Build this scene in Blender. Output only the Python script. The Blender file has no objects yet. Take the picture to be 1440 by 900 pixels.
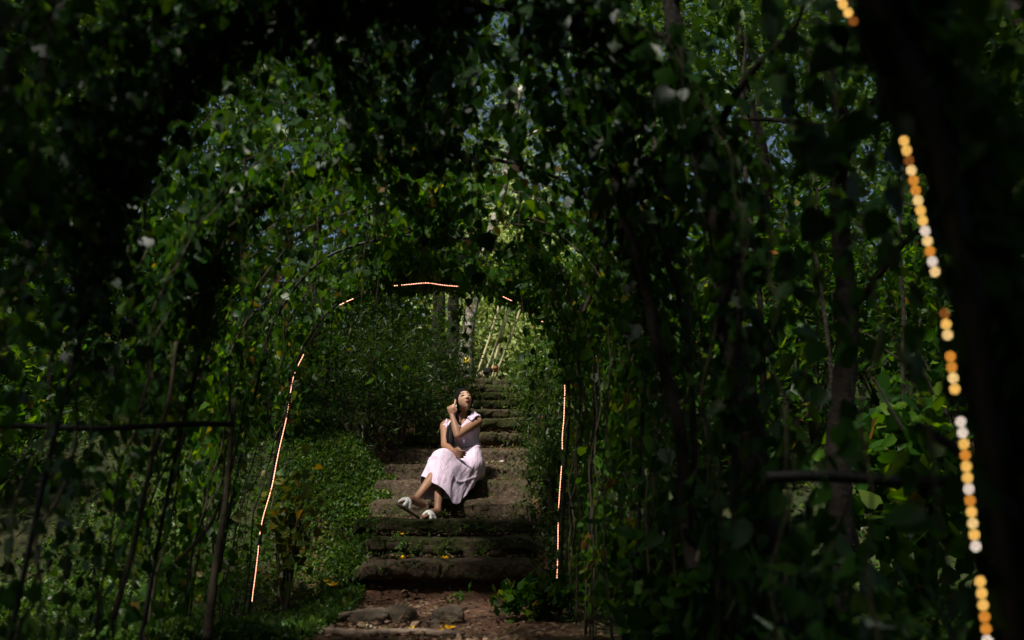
import bpy, math, random
import numpy as np
from mathutils import Vector, Matrix

RNG = np.random.default_rng(7)
random.seed(7)
SC = bpy.context.scene
COL = SC.collection
R = math.radians

# ------------------------------------------------------------------ camera model
PITCH = R(10.8)
F = 1400.0
def at(px, py, Y):
    """the point at depth Y (metres ahead) seen at photograph pixel px, py"""
    u, v = (px - 720) / F, (450 - py) / F
    d = np.array([u, math.cos(PITCH) - v * math.sin(PITCH), math.sin(PITCH) + v * math.cos(PITCH)])
    return d * (Y / d[1])

# ------------------------------------------------------------------ helpers
def vnoise(p, seed=0, octaves=3, f=1.0):
    """cheap smooth noise, about -1..1, p (N,3)"""
    r = np.random.default_rng(1000 + seed)
    out = np.zeros(len(p)); a = 1.0; tot = 0
    for o in range(octaves):
        for k in range(4):
            w = r.normal(size=3); w = w / np.linalg.norm(w) * f * (2 ** o) * r.uniform(.7, 1.4)
            out += a * np.sin(p @ w + r.uniform(0, 6.28)) * .5
        tot += a; a *= .5
    return out / tot

ORI = {}
def tag(o, label=None, cat=None, group=None, kind=None):
    if label: o['label'] = label
    if cat: o['category'] = cat
    if group: o['group'] = group
    if kind: o['kind'] = kind
    return o

def thing(name, label, cat, loc, group=None):
    o = bpy.data.objects.new(name, None); COL.objects.link(o)
    o.empty_display_size = .1
    o.location = Vector([float(c) for c in loc]); ORI[o.name] = np.array(loc, float)
    return tag(o, label, cat, group)

def mesh_from(name, V, faces, mat, parent=None, smooth=False):
    """V (n,3) world coordinates; faces: list of int arrays (m,k)"""
    V = np.asarray(V, np.float32)
    if parent is not None:
        V = V - ORI[parent.name].astype(np.float32)
    me = bpy.data.meshes.new(name)
    faces = [np.asarray(f, np.int32) for f in faces if len(f)]
    me.vertices.add(len(V)); me.vertices.foreach_set('co', V.ravel())
    loops = np.concatenate([f.ravel() for f in faces])
    sizes = np.concatenate([np.full(len(f), f.shape[1], np.int32) for f in faces])
    starts = np.concatenate([[0], np.cumsum(sizes)[:-1]]).astype(np.int32)
    me.loops.add(len(loops)); me.loops.foreach_set('vertex_index', loops)
    me.polygons.add(len(sizes))
    me.polygons.foreach_set('loop_start', starts)
    me.polygons.foreach_set('loop_total', sizes)
    me.update(calc_edges=True); me.validate()
    if smooth:
        me.polygons.foreach_set('use_smooth', np.ones(len(me.polygons), bool)); me.update()
    o = bpy.data.objects.new(name, me); COL.objects.link(o)
    if mat: me.materials.append(mat)
    if parent is not None:
        o.parent = parent; ORI[o.name] = ORI[parent.name]
    else:
        ORI[o.name] = np.zeros(3)
    return o

class MB:
    def __init__(s): s.V = []; s.Q = []; s.T = []; s.n = 0
    def add(s, V, Q=None, T=None):
        V = np.asarray(V, float).reshape(-1, 3)
        if Q is not None and len(Q): s.Q.append(np.asarray(Q) + s.n)
        if T is not None and len(T): s.T.append(np.asarray(T) + s.n)
        s.V.append(V); s.n += len(V)
    def build(s, name, mat, parent=None, smooth=True):
        f = []
        if s.Q: f.append(np.concatenate(s.Q))
        if s.T: f.append(np.concatenate(s.T))
        return mesh_from(name, np.concatenate(s.V), f, mat, parent, smooth)

def unit(a):
    return a / np.maximum(np.linalg.norm(a, axis=-1, keepdims=True), 1e-9)

def loft(mb, rings, cap=True):
    """rings (k,n,3) closed sections"""
    rings = np.asarray(rings, float); k, n, _ = rings.shape
    i = np.arange(n); j = (i + 1) % n
    Q = np.concatenate([np.stack([a * n + i, a * n + j, (a + 1) * n + j, (a + 1) * n + i], 1) for a in range(k - 1)])
    V = rings.reshape(-1, 3); T = None
    if cap:
        V = np.concatenate([V, rings[0].mean(0)[None], rings[-1].mean(0)[None]])
        T = np.concatenate([np.stack([j, i, np.full(n, k * n)], 1), np.stack([(k - 1) * n + i, (k - 1) * n + j, np.full(n, k * n + 1)], 1)])
    mb.add(V, Q, T)

def catmull(P, m):
    P = np.asarray(P, float); n = len(P)
    if n == 2:
        t = np.linspace(0, 1, m)[:, None]; return P[0] * (1 - t) + P[1] * t
    E = np.concatenate([[2 * P[0] - P[1]], P, [2 * P[-1] - P[-2]]])
    t = np.linspace(0, n - 1, m); i = np.minimum(t.astype(int), n - 2); f = (t - i)[:, None]
    a, b, c, d = E[i], E[i + 1], E[i + 2], E[i + 3]
    return .5 * (2 * b + (c - a) * f + (2 * a - 5 * b + 4 * c - d) * f ** 2 + (3 * b - a - 3 * c + d) * f ** 3)

def tube(mb, pts, rad, n=8, squash=None, m=None, cap=True, round_cap=False):
    pts = np.asarray(pts, float); rad = np.broadcast_to(np.asarray(rad, float), (len(pts),)).copy()
    if m:
        X = catmull(np.concatenate([pts, rad[:, None]], 1), m); pts, rad = X[:, :3], np.maximum(X[:, 3], 1e-4)
    if round_cap:
        d0 = unit(pts[0] - pts[1]); d1 = unit(pts[-1] - pts[-2])
        c = [.5, .87]
        pts = np.concatenate([[pts[0] + d0 * rad[0] * .98, pts[0] + d0 * rad[0] * .8, pts[0] + d0 * rad[0] * .45], pts,
                              [pts[-1] + d1 * rad[-1] * .45, pts[-1] + d1 * rad[-1] * .8, pts[-1] + d1 * rad[-1] * .98]])
        rad = np.concatenate([[rad[0] * .2, rad[0] * .6, rad[0] * .89], rad, [rad[-1] * .89, rad[-1] * .6, rad[-1] * .2]])
    T = unit(np.gradient(pts, axis=0))
    a = np.array([0, 0, 1.]) if abs(T[0][2]) < .9 else np.array([1., 0, 0])
    N = unit(np.cross(T[0], a)); rings = []
    th = np.linspace(0, 2 * math.pi, n, endpoint=False)
    for p, t, r in zip(pts, T, rad):
        N = unit(N - t * (N @ t)); B = np.cross(t, N)
        rings.append(p + r * (np.cos(th)[:, None] * N + np.sin(th)[:, None] * B))
    loft(mb, rings, cap)

def ellipsoid(mb, c, r, axes=None, nu=16, nv=10):
    th = np.linspace(0, 2 * math.pi, nu, endpoint=False); ph = np.linspace(.06, math.pi - .06, nv)
    P = np.stack([np.outer(np.sin(ph), np.cos(th)), np.outer(np.sin(ph), np.sin(th)), np.outer(np.cos(ph), np.ones(nu))], -1) * np.asarray(r)
    if axes is not None: P = P @ np.asarray(axes)
    loft(mb, P + np.asarray(c))

# ------------------------------------------------------------------ materials
def new_mat(name):
    m = bpy.data.materials.new(name); m.use_nodes = True
    nt = m.node_tree; b = nt.nodes['Principled BSDF']
    return m, nt, b
def ramp(nt, stops, interp='LINEAR'):
    n = nt.nodes.new('ShaderNodeValToRGB'); cr = n.color_ramp; cr.interpolation = interp
    while len(cr.elements) > 1: cr.elements.remove(cr.elements[-1])
    cr.elements[0].position = stops[0][0]; cr.elements[0].color = (*stops[0][1], 1)
    for p, c in stops[1:]:
        e = cr.elements.new(p); e.color = (*c, 1)
    return n
def noise_node(nt, scale, detail=4, rough=.6, coord='Object'):
    tc = nt.nodes.new('ShaderNodeTexCoord'); n = nt.nodes.new('ShaderNodeTexNoise')
    n.inputs['Scale'].default_value = scale; n.inputs['Detail'].default_value = detail; n.inputs['Roughness'].default_value = rough
    nt.links.new(tc.outputs[coord], n.inputs['Vector']); return n
def bump(nt, b, src, strength=.5, dist=.02):
    bp = nt.nodes.new('ShaderNodeBump'); bp.inputs['Strength'].default_value = strength; bp.inputs['Distance'].default_value = dist
    nt.links.new(src, bp.inputs['Height']); nt.links.new(bp.outputs['Normal'], b.inputs['Normal'])

def leaf_mat(name, stops, transl=.4, rough=.40, spec=.22):
    m, nt, b = new_mat(name)
    g = nt.nodes.new('ShaderNodeNewGeometry')
    rp = ramp(nt, stops); nt.links.new(g.outputs['Random Per Island'], rp.inputs['Fac'])
    nt.links.new(rp.outputs['Color'], b.inputs['Base Color'])
    b.inputs['Roughness'].default_value = rough; b.inputs['Specular IOR Level'].default_value = spec
    tr = nt.nodes.new('ShaderNodeBsdfTranslucent')
    hs = nt.nodes.new('ShaderNodeHueSaturation'); hs.inputs['Hue'].default_value = .475; hs.inputs['Saturation'].default_value = 1.1; hs.inputs['Value'].default_value = 2.0
    nt.links.new(rp.outputs['Color'], hs.inputs['Color']); nt.links.new(hs.outputs['Color'], tr.inputs['Color'])
    mx = nt.nodes.new('ShaderNodeMixShader'); mx.inputs[0].default_value = transl
    nt.links.new(b.outputs[0], mx.inputs[1]); nt.links.new(tr.outputs[0], mx.inputs[2])
    nt.links.new(mx.outputs[0], nt.nodes['Material Output'].inputs['Surface'])
    return m

def noisy_mat(name, stops, scale=8, rough=.9, bstr=.5, bdist=.02, bscale=None, spec=.2):
    m, nt, b = new_mat(name)
    n = noise_node(nt, scale); rp = ramp(nt, stops)
    nt.links.new(n.outputs['Fac'], rp.inputs['Fac']); nt.links.new(rp.outputs['Color'], b.inputs['Base Color'])
    b.inputs['Roughness'].default_value = rough; b.inputs['Specular IOR Level'].default_value = spec
    n2 = noise_node(nt, bscale or scale * 3, 6); bump(nt, b, n2.outputs['Fac'], bstr, bdist)
    return m

def plain(name, col, rough=.5, spec=.4, metal=0):
    m, nt, b = new_mat(name); b.inputs['Base Color'].default_value = (*col, 1)
    b.inputs['Roughness'].default_value = rough; b.inputs['Specular IOR Level'].default_value = spec; b.inputs['Metallic'].default_value = metal
    return m

def glow(name, col, strength):
    m, nt, b = new_mat(name); b.inputs['Base Color'].default_value = (.8, .7, .5, 1)
    b.inputs['Emission Color'].default_value = (*col, 1); b.inputs['Emission Strength'].default_value = strength
    return m

M = {}
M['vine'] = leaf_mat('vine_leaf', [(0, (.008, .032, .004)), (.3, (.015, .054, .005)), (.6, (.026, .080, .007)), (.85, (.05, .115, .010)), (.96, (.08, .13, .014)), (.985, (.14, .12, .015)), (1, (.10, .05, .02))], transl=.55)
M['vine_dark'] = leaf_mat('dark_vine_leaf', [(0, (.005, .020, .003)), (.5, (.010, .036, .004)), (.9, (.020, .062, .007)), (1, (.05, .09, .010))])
M['crown'] = leaf_mat('canopy_leaf', [(0, (.016, .044, .006)), (.5, (.03, .075, .010)), (1, (.065, .125, .016))], transl=.35)
M['bright'] = leaf_mat('sunlit_tint_leaf', [(0, (.17, .24, .05)), (.5, (.28, .36, .10)), (1, (.42, .48, .20))], transl=.3)  # clearing leaves: sunlight put into the colour, paler than the foliage itself
M['fern'] = leaf_mat('fine_leaf', [(0, (.009, .026, .004)), (.6, (.017, .042, .006)), (1, (.05, .08, .010))])
M['weed'] = leaf_mat('weed_leaf', [(0, (.02, .052, .008)), (.5, (.04, .095, .012)), (.85, (.07, .14, .018)), (.97, (.11, .17, .02)), (1, (.16, .12, .05))])
M['yellow_leaf'] = leaf_mat('yellowing_leaf', [(0, (.03, .055, .008)), (.6, (.06, .085, .010)), (.9, (.10, .09, .010)), (1, (.2, .14, .012))])
M['litter'] = leaf_mat('dead_leaf', [(0, (.05, .03, .018)), (.5, (.12, .07, .04)), (.85, (.2, .13, .08)), (1, (.07, .08, .02))], transl=.1, rough=.7)
M['petal'] = leaf_mat('yellow_petal', [(0, (.75, .42, .01)), (1, (.85, .6, .02))], transl=.3)
M['pale_petal'] = leaf_mat('pale_petal', [(0, (.7, .55, .55)), (1, (.8, .7, .68))], transl=.3)
M['bark'] = noisy_mat('dark_bark', [(.3, (.008, .006, .005)), (.7, (.024, .018, .013))], 14, bstr=.8, bdist=.02)
M['stem'] = noisy_mat('vine_stem', [(.3, (.022, .017, .011)), (.7, (.06, .048, .03))], 30, bstr=.5, bdist=.005)
M['pale_stem'] = noisy_mat('pale_dry_stem', [(.3, (.2, .16, .11)), (.7, (.36, .3, .22))], 30, bstr=.3, bdist=.005)
M['mottled'] = noisy_mat('mottled_bark', [(.35, (.05, .04, .025)), (.5, (.14, .12, .08)), (.62, (.42, .4, .36))], 9, bstr=.6, bdist=.02)
M['cane'] = noisy_mat('bamboo_cane', [(.3, (.28, .26, .12)), (.7, (.5, .44, .25))], 8, bstr=.1, bdist=.01, rough=.5)
M['rock'] = noisy_mat('rock', [(.3, (.09, .07, .05)), (.6, (.2, .155, .11)), (.8, (.28, .22, .16))], 9, bstr=.9, bdist=.03)
M['root'] = noisy_mat('root_wood', [(.3, (.1, .075, .055)), (.7, (.27, .2, .15))], 18, bstr=.6, bdist=.01)
M['metal'] = noisy_mat('arch_metal', [(.3, (.004, .004, .004)), (.7, (.009, .008, .007))], 20, bstr=.2, bdist=.003, rough=.55)
M['tape'] = plain('strip_tape', (.5, .42, .35), .4)
M['terracotta'] = noisy_mat('terracotta', [(.3, (.3, .07, .03)), (.7, (.5, .13, .05))], 12)
M['yellow_paint'] = plain('yellow_paint', (.85, .62, .02), .5)

def ground_mat():
    m, nt, b = new_mat('forest_floor')
    n1 = noise_node(nt, 2.2, 6); n2 = noise_node(nt, 26, 5, .7)
    dirt = ramp(nt, [(.3, (.03, .017, .011)), (.55, (.10, .046, .027)), (.75, (.20, .092, .052))])
    moss = ramp(nt, [(.3, (.012, .018, .005)), (.55, (.026, .036, .009)), (.75, (.06, .05, .022))])
    nt.links.new(n2.outputs['Fac'], dirt.inputs['Fac']); nt.links.new(n2.outputs['Fac'], moss.inputs['Fac'])
    at_ = nt.nodes.new('ShaderNodeAttribute'); at_.attribute_name = 'path'
    ad = nt.nodes.new('ShaderNodeMath'); ad.operation = 'ADD'; nt.links.new(at_.outputs['Fac'], ad.inputs[0])
    sb = nt.nodes.new('ShaderNodeMath'); sb.operation = 'MULTIPLY_ADD'; sb.inputs[1].default_value = 1.2; sb.inputs[2].default_value = -.6
    nt.links.new(n1.outputs['Fac'], sb.inputs[0]); nt.links.new(sb.outputs[0], ad.inputs[1]); ad.use_clamp = True
    mx = nt.nodes.new('ShaderNodeMixRGB'); nt.links.new(ad.outputs[0], mx.inputs[0])
    nt.links.new(moss.outputs['Color'], mx.inputs[1]); nt.links.new(dirt.outputs['Color'], mx.inputs[2])
    nt.links.new(mx.outputs[0], b.inputs['Base Color']); b.inputs['Roughness'].default_value = .9; b.inputs['Specular IOR Level'].default_value = .25
    bump(nt, b, n2.outputs['Fac'], .9, .03)
    return m
def step_mat(nm, lo, hi):
    m, nt, b = new_mat(nm)
    n1 = noise_node(nt, 5, 6, .65); n2 = noise_node(nt, 34, 6, .7)
    st = ramp(nt, [(.28, (.02, .014, .009)), (.5, (.062, .042, .027)), (.64, (.115, .08, .05)), (.8, (.21, .155, .10))])
    ms = ramp(nt, [(.3, (.014, .018, .004)), (.6, (.045, .052, .012)), (.8, (.085, .082, .022))])
    nt.links.new(n2.outputs['Fac'], st.inputs['Fac']); nt.links.new(n2.outputs['Fac'], ms.inputs['Fac'])
    mk = ramp(nt, [(lo, (0, 0, 0)), (hi, (1, 1, 1))]); nt.links.new(n1.outputs['Fac'], mk.inputs['Fac'])
    mx = nt.nodes.new('ShaderNodeMixRGB'); nt.links.new(mk.outputs['Color'], mx.inputs[0])
    nt.links.new(st.outputs['Color'], mx.inputs[1]); nt.links.new(ms.outputs['Color'], mx.inputs[2])
    nt.links.new(mx.outputs[0], b.inputs['Base Color']); b.inputs['Roughness'].default_value = .92; b.inputs['Specular IOR Level'].default_value = .2
    bump(nt, b, n2.outputs['Fac'], 1.0, .03)
    return m
M['ground'] = ground_mat(); M['step'] = step_mat('earthy_stone', .50, .68); M['moss_step'] = step_mat('mossy_stone', .36, .56)

# ------------------------------------------------------------------ leaves
HEART = np.array([(0, 0, 0), (-.27, -.05, .05), (-.45, .2, .1), (-.34, .58, .06), (0, 1, -.08), (.34, .58, .06), (.45, .2, .1), (.27, -.05, .05), (0, .42, 0)])
HEARTQ = np.array([(0, 8, 2, 1), (8, 4, 3, 2), (0, 7, 6, 8), (8, 6, 5, 4)])
OVAL = np.array([(0, 0, 0), (-.26, .4, .07), (0, 1, -.06), (.26, .4, .07)])
OVALT = np.array([(0, 2, 1), (0, 3, 2)])
LANCE = np.array([(0, 0, 0), (-.11, .35, .04), (0, 1, -.16), (.11, .35, .04), (0, .45, 0)])
LANCET = np.array([(0, 4, 1), (1, 4, 2), (0, 3, 4), (3, 2, 4)])
PALM5 = None
def leaf_geo(pos, axis, nrm, size, shape='heart'):
    B, Q = {'heart': (HEART, HEARTQ), 'oval': (OVAL, OVALT), 'lance': (LANCE, LANCET)}[shape]
    n = len(pos); axis = unit(axis); X = unit(np.cross(axis, nrm)); Z = np.cross(X, axis)
    size = np.broadcast_to(size, (n,))
    wid = RNG.uniform(.8, 1.15, n)
    curl = RNG.uniform(-.6, 1.8, n)
    V = (pos[:, None, :] + size[:, None, None] * (B[None, :, 0:1] * wid[:, None, None] * X[:, None, :] + B[None, :, 1:2] * axis[:, None, :]
         + B[None, :, 2:3] * curl[:, None, None] * Z[:, None, :])).reshape(-1, 3)
    FQ = (Q[None] + (np.arange(n) * len(B))[:, None, None]).reshape(-1, Q.shape[1])
    return V, FQ
def leaves(name, pos, axis, nrm, size, mat, parent=None, shape='heart'):
    V, Fq = leaf_geo(pos, axis, nrm, size, shape)
    return mesh_from(name, V, [Fq], mat, parent)
def rnd(n): return unit(RNG.normal(size=(n, 3)))

# ------------------------------------------------------------------ stairs profile from the photo
STEP_Y = [790, 756, 730, 705, 677, 653, 631, 608, 590, 577, 564, 552, 541.5, 531]
STEP_D = [7.2 + .37 * k + .012 * k * k * .5 for k in range(14)]
STEP_Z = [at(720, y, d)[2] for y, d in zip(STEP_Y, STEP_D)]
GZ = -.66
def cx(y):            # path / stair centre
    return -.60 + .05 * np.clip(y - 7, 0, 8) - .02 * np.clip(7 - y, -1, 7) * -1
_PY = np.array([-60, 3, 6.6, 7.2] + [d + .2 for d in STEP_D] + [14, 20, 60])
_PZ = np.array([-1.2, GZ, GZ, GZ + .05] + [z - .10 for z in STEP_Z] + [STEP_Z[-1] + .05, STEP_Z[-1] + .5, STEP_Z[-1] + 8])
def ground_z(x, y):
    x = np.asarray(x, float); y = np.asarray(y, float)
    p = np.interp(y, _PY, _PZ)
    # beside the stair the slope is a smooth bank
    yb = np.interp(y, [-60, 2, 6.4, 7.1, 7.9, 9, 12.5, 20, 60], [-1.2, GZ, GZ - .02, GZ + .01, -.12, .45, 1.62, 2.1, 10])
    dx = np.abs(x - cx(y)); w = np.clip((dx - .62) / .35, 0, 1); w = w * w * (3 - 2 * w)
    side = yb + .10 * np.clip(dx - .8, 0, 1.2) * np.clip((y - 6.9) / 1.5, 0, 1) + np.where(x < 0, .11, .06) * np.clip(dx - 1.6, 0, 12)
    z = p * (1 - w) + side * w
    P = np.stack([x, y, np.zeros_like(x)], -1).reshape(-1, 3)
    n = vnoise(P, 5, 3, 2.2).reshape(x.shape) * .035 * (.25 + w) + vnoise(P, 6, 2, .35).reshape(x.shape) * .25 * np.clip((dx - 3) / 4, 0, 1)
    return z + n
def gp(x, y): return np.array([x, y, float(ground_z(np.array([x]), np.array([y]))[0])])

def build_ground():
    xs = np.concatenate([np.linspace(-90, -8, 22)[:-1], np.linspace(-8, 8, 161), np.linspace(8, 90, 22)[1:]])
    ys = np.concatenate([np.linspace(-60, 1, 14)[:-1], np.linspace(1, 15, 150), np.linspace(15, 100, 26)[1:]])
    X, Y = np.meshgrid(xs, ys); Z = ground_z(X, Y)
    fine = (np.abs(X) < 8) & (Y > 1) & (Y < 15)
    P = np.stack([X, Y, 0 * X], -1).reshape(-1, 3)
    Z = Z + np.where(fine, vnoise(P, 9, 3, 9).reshape(X.shape) * .012, 0)
    V = np.stack([X, Y, Z], -1).reshape(-1, 3); nx = len(xs)
    i = np.arange(len(ys) - 1)[:, None] * nx + np.arange(nx - 1)[None]
    Q = np.stack([i, i + 1, i + nx + 1, i + nx], -1).reshape(-1, 4)
    o = mesh_from('ground', V, [Q], M['ground'], None, True)
    a = o.data.attributes.new('path', 'FLOAT', 'POINT')
    dx = np.abs(X - cx(Y)); w = np.clip(1 - (dx - .7) / .5, 0, 1) * np.where(Y < 13.5, 1, 0) * .95
    a.data.foreach_set('value', w.ravel().astype(np.float32))
    tag(o, kind='structure')
build_ground()

# ------------------------------------------------------------------ stairs
stairs = thing('stone_staircase', 'worn mossy stone staircase climbing up through the trees behind the seated woman', 'stairs', gp(-.6, 7.3))
STEP_X = [(508, 742), (520, 742), (505, 742), (525, 742), (530, 742), (545, 742), (555, 742), (575, 742), (590, 742), (600, 742), (610, 744), (630, 746), (640, 748), (645, 752)]
def make_step(k):
    d, z = STEP_D[k], STEP_Z[k]
    x0 = at(STEP_X[k][0], STEP_Y[k], d)[0] - .05; x1 = at(STEP_X[k][1], STEP_Y[k], d)[0] + .06
    h = z - (STEP_Z[k - 1] if k else GZ - .1) + .08
    run = (STEP_D[k + 1] - d if k < 13 else .6) + .12
    sl = [.03, .05, .02, .05, .07, .07, .06, .08, .04, .03, .04, .03, .04, .05][k]
    if k == 0: prof = [(.14, -h), (.12, -.15), (.07, -.125), (.0, -.10), (-.012, -.05), (-.004, -.012), (.012, 0), (.03, .003), (.09, .006), (.2, .012), (run, .02)]
    elif k in (1, 2): prof = [(.035, -h), (.045, -.11), (.03, -.095), (.0, -.08), (.0, -.04), (.003, -.01), (.016, 0), (.03, .002), (.06, .004), (.15, .006), (run, .01)]
    elif k > 6: prof = [(.05, -h), (.055, -h * .62), (.035, -h * .45), (.004, -h * .36), (-.008, -h * .18), (-.004, -.012), (.012, 0), (.04, .003), (.09, .006), (.18, .01), (run, .02)]
    else: prof = [(-sl, -h), (-sl * .8, -h * .7), (-sl * .35, -h * .4), (-.01, -h * .18), (0, -.02), (.03, 0), (.08, .006), (.18, .01), (run, .02)]
    pr = catmull(np.array([(0, a, b) for a, b in prof]), 34)[:, 1:]
    nx = 110; xs = np.linspace(x0, x1, nx)
    V = np.zeros((len(pr), nx, 3)); V[..., 0] = xs[None]; V[..., 1] = d + pr[:, :1]; V[..., 2] = z + pr[:, 1:]
    P = V.reshape(-1, 3)
    P1 = P * np.array([1, .2, .3])
    wob = vnoise(P1 + k * 7, 20 + k, 3, 4.0)
    n2 = vnoise(P + k * 3, 40 + k, 4, 16.0); n3 = vnoise(P, 60 + k, 3, 55.0)
    P = P.copy()
    P[:, 1] += wob * .032 + n2 * .015 + n3 * .009
    P[:, 2] += vnoise(P1 + k * 5, 80 + k, 3, 3.0) * .013 + n2 * .008 + n3 * .006
    # joints between stones
    rg = np.random.default_rng(k + 3)
    cuts = np.sort(rg.uniform(x0 + .2, x1 - .2, 3 if k else 2))
    if k == 0: cuts = np.array([at(622, 790, d)[0]])
    for c in cuts:
        lean = rg.uniform(-.25, .25)
        q = np.exp(-((P[:, 0] - c - lean * (P[:, 2] - z)) / .012) ** 2)
        P[:, 1] += q * .03 * (P[:, 1] < d + .2); P[:, 2] -= q * .012 * (P[:, 1] < d + .25)
        P[:, 1] += np.where(P[:, 0] > c, rg.uniform(-.022, .022), 0); P[:, 2] += np.where(P[:, 0] > c, rg.uniform(-.010, .010), 0)
    edge = np.minimum(P[:, 0] - x0, x1 - P[:, 0]); e = np.clip(edge / .08, 0, 1)
    P[:, 2] -= (1 - e) ** 2 * .05; P[:, 1] += (1 - e) ** 2 * .06 * (P[:, 1] < d + .2)
    i = np.arange(len(pr) - 1)[:, None] * nx + np.arange(nx - 1)[None]
    Q = np.stack([i, i + 1, i + nx + 1, i + nx], -1).reshape(-1, 4)
    # side skirts
    def skirt(col):
        top = P.reshape(len(pr), nx, 3)[:, col]; bot = top.copy(); bot[:, 2] = z - h - .2
        return top, bot
    mb = MB(); mb.add(P, Q)
    for col, flip in ((0, 1), (nx - 1, 0)):
        t, bo = skirt(col); m_ = len(pr); j = np.arange(m_ - 1)
        q = np.stack([j, j + 1, m_ + j + 1, m_ + j], 1)
        mb.add(np.concatenate([t, bo]), q[:, ::-1] if flip else q)
    o = mb.build('step', M['moss_step' if k in (1, 2) or k > 6 else 'step'], stairs, True)
    return o
steps = [make_step(k) for k in range(14)]

def stone_mesh(c, r, seed, rough=.18):
    th = np.linspace(0, 2 * math.pi, 28, endpoint=False); ph = np.linspace(.05, math.pi - .05, 18)
    P = np.stack([np.outer(np.sin(ph), np.cos(th)), np.outer(np.sin(ph), np.sin(th)), np.outer(np.cos(ph), np.ones(28))], -1)
    s = np.sign(P) * np.abs(P) ** .7
    flat = s.reshape(-1, 3)
    n = vnoise(flat * 1.7 + seed, 100 + seed, 3, 1.6) * rough
    flat = flat * (1 + n)[:, None]
    n3 = vnoise(flat, 130 + seed, 3, 9) * .04
    return ((flat * (1 + n3)[:, None]) * np.asarray(r) + np.asarray(c)).reshape(18, 28, 3)
# loose riser stones under the overhanging slabs
for q, (px, py, k, w, h) in enumerate([(560, 768, 1, .085, .03), (555, 783, 1, .075, .035), (611, 774, 1, .10, .04), (662, 778, 1, .06, .045), (700, 776, 1, .07, .035),
                                       (640, 748, 2, .09, .035), (575, 746, 2, .12, .03), (700, 748, 2, .08, .03), (535, 808, 0, .14, .035)]):
    d = STEP_D[k] + (.035 if k else .10)
    mb = MB(); loft(mb, stone_mesh(at(px, py, d), (w, .06, h), q)); mb.build('riser_stone', M['step'], steps[k])

# ------------------------------------------------------------------ tunnel arches
AP = np.array([at(354, 850, 7.0), at(382, 690, 7.0), at(405, 585, 7.0), at(427, 497, 7.0), at(480, 428, 7.0), at(553, 402, 7.0), at(620, 399, 7.0), at(700, 412, 7.0), at(760, 450, 7.0),
               at(795, 540, 7.0), at(790, 680, 7.0), at(782, 838, 7.0)])
AP[0][2] = AP[-1][2] = GZ
def drift(y): return .075 * (7 - y)
_AT = catmull(AP, 241)
def arch_pt(y, t, off=0):
    """t 0..1 from the left foot over the top to the right foot; off = metres outward"""
    y = np.asarray(y, float); t = np.asarray(t, float)
    i = np.clip(t, 0, 1) * 240; a = np.clip(i.astype(int), 0, 239); f = (i - a)[..., None]
    p = _AT[a] * (1 - f) + _AT[a + 1] * f
    tg = unit(_AT[a + 1] - _AT[a]); nr = np.stack([-tg[..., 2], 0 * tg[..., 0], tg[..., 0]], -1)
    p = p + nr * np.asarray(off)[..., None]
    p = p.copy(); p[..., 0] += drift(y); p[..., 1] = y
    return p, nr

def hoop(name, y, label, group, rad=.009):
    P, _ = arch_pt(np.full(60, y), np.linspace(0, 1, 60), np.full(60, .02))
    P[0, 2] -= .1; P[-1, 2] -= .1
    t = thing(name, label, 'arch', P[0], group)
    mb = MB(); tube(mb, P, rad, 10); mb.build('hoop', M['metal'], t)
    return t
hoop('garden_arch', 3.0, 'dark metal garden arch buried in leaves at the dim middle of the tunnel', 'arches of the vine tunnel')
hoop('garden_arch', 4.4, 'dark metal garden arch under dense vines, second before the strip-lit arch', 'arches of the vine tunnel')
hoop('garden_arch', 5.8, 'dark metal garden arch under vines just before the strip-lit arch', 'arches of the vine tunnel')
far_arch = hoop('garden_arch', 7.0, 'metal garden arch at the tunnel end framing the stairs and carrying thin glowing strips', 'arches of the vine tunnel', .010)

NEAR_PX = [(1170, -30), (1180, 0), (1198, 30), (1222, 75), (1248, 140), (1270, 200), (1290, 285), (1310, 370), (1325, 430), (1340, 540), (1352, 610), (1362, 700), (1370, 765), (1377, 820), (1386, 895), (1390, 945)]
near_line = catmull(np.array([at(x, y, 1.5) for x, y in NEAR_PX]), 200)
def near_arch():
    pts = [at(x + 44 + max(0, (500 - y)) * .02, y, 1.53) for x, y in NEAR_PX]
    low = at(1450, 1150, 1.53); low[2] = GZ - .1; low[0] = pts[-1][0] + .06
    P = [np.array([-1.42, 1.53, GZ - .1]), np.array([-1.38, 1.53, .1]), np.array([-1.2, 1.53, .8]), np.array([-.75, 1.53, 1.25]), np.array([-.2, 1.53, 1.33]), np.array([.25, 1.53, 1.15])] + pts + [low]
    t = thing('garden_arch', 'nearest garden arch, a dark blurred post edged with big round glowing light dots', 'arch', P[-1], 'arches of the vine tunnel')
    mb = MB(); tube(mb, P, .020, 12, m=140); mb.build('hoop', M['metal'], t)
near_arch()
def post_vine():
    b = np.array([.80, 1.62, GZ]); th = thing('climbing_vine', 'dark vine twined round the nearest post behind the big light dots', 'vine', b, 'climbing vines over the tunnel')
    L = catmull(np.array([at(x + 44, y, 1.56) for x, y in NEAR_PX]), 80); mb = MB()
    for k in range(3):
        a = np.linspace(0, 16 + 3 * k, 80) + k * 2; tube(mb, L + np.stack([np.cos(a) * .026, np.sin(a) * .026, 0 * a], 1), .004, 5)
    mb.build('stem', M['stem'], th)
    n = 900; i = RNG.integers(0, 80, n); P = L[i] + np.abs(RNG.normal(0, .06, (n, 1))) * np.array([[1, .4, 0]]) + RNG.normal(0, .022, (n, 3)); P[:, 1] = np.maximum(P[:, 1], 1.535)
    leaves('foliage', P, unit(rnd(n) * .7 + [0, 0, -.8]), unit(rnd(n) + [0, -.6, .3]), RNG.uniform(.04, .085, n), M['vine_dark'], th)
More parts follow.
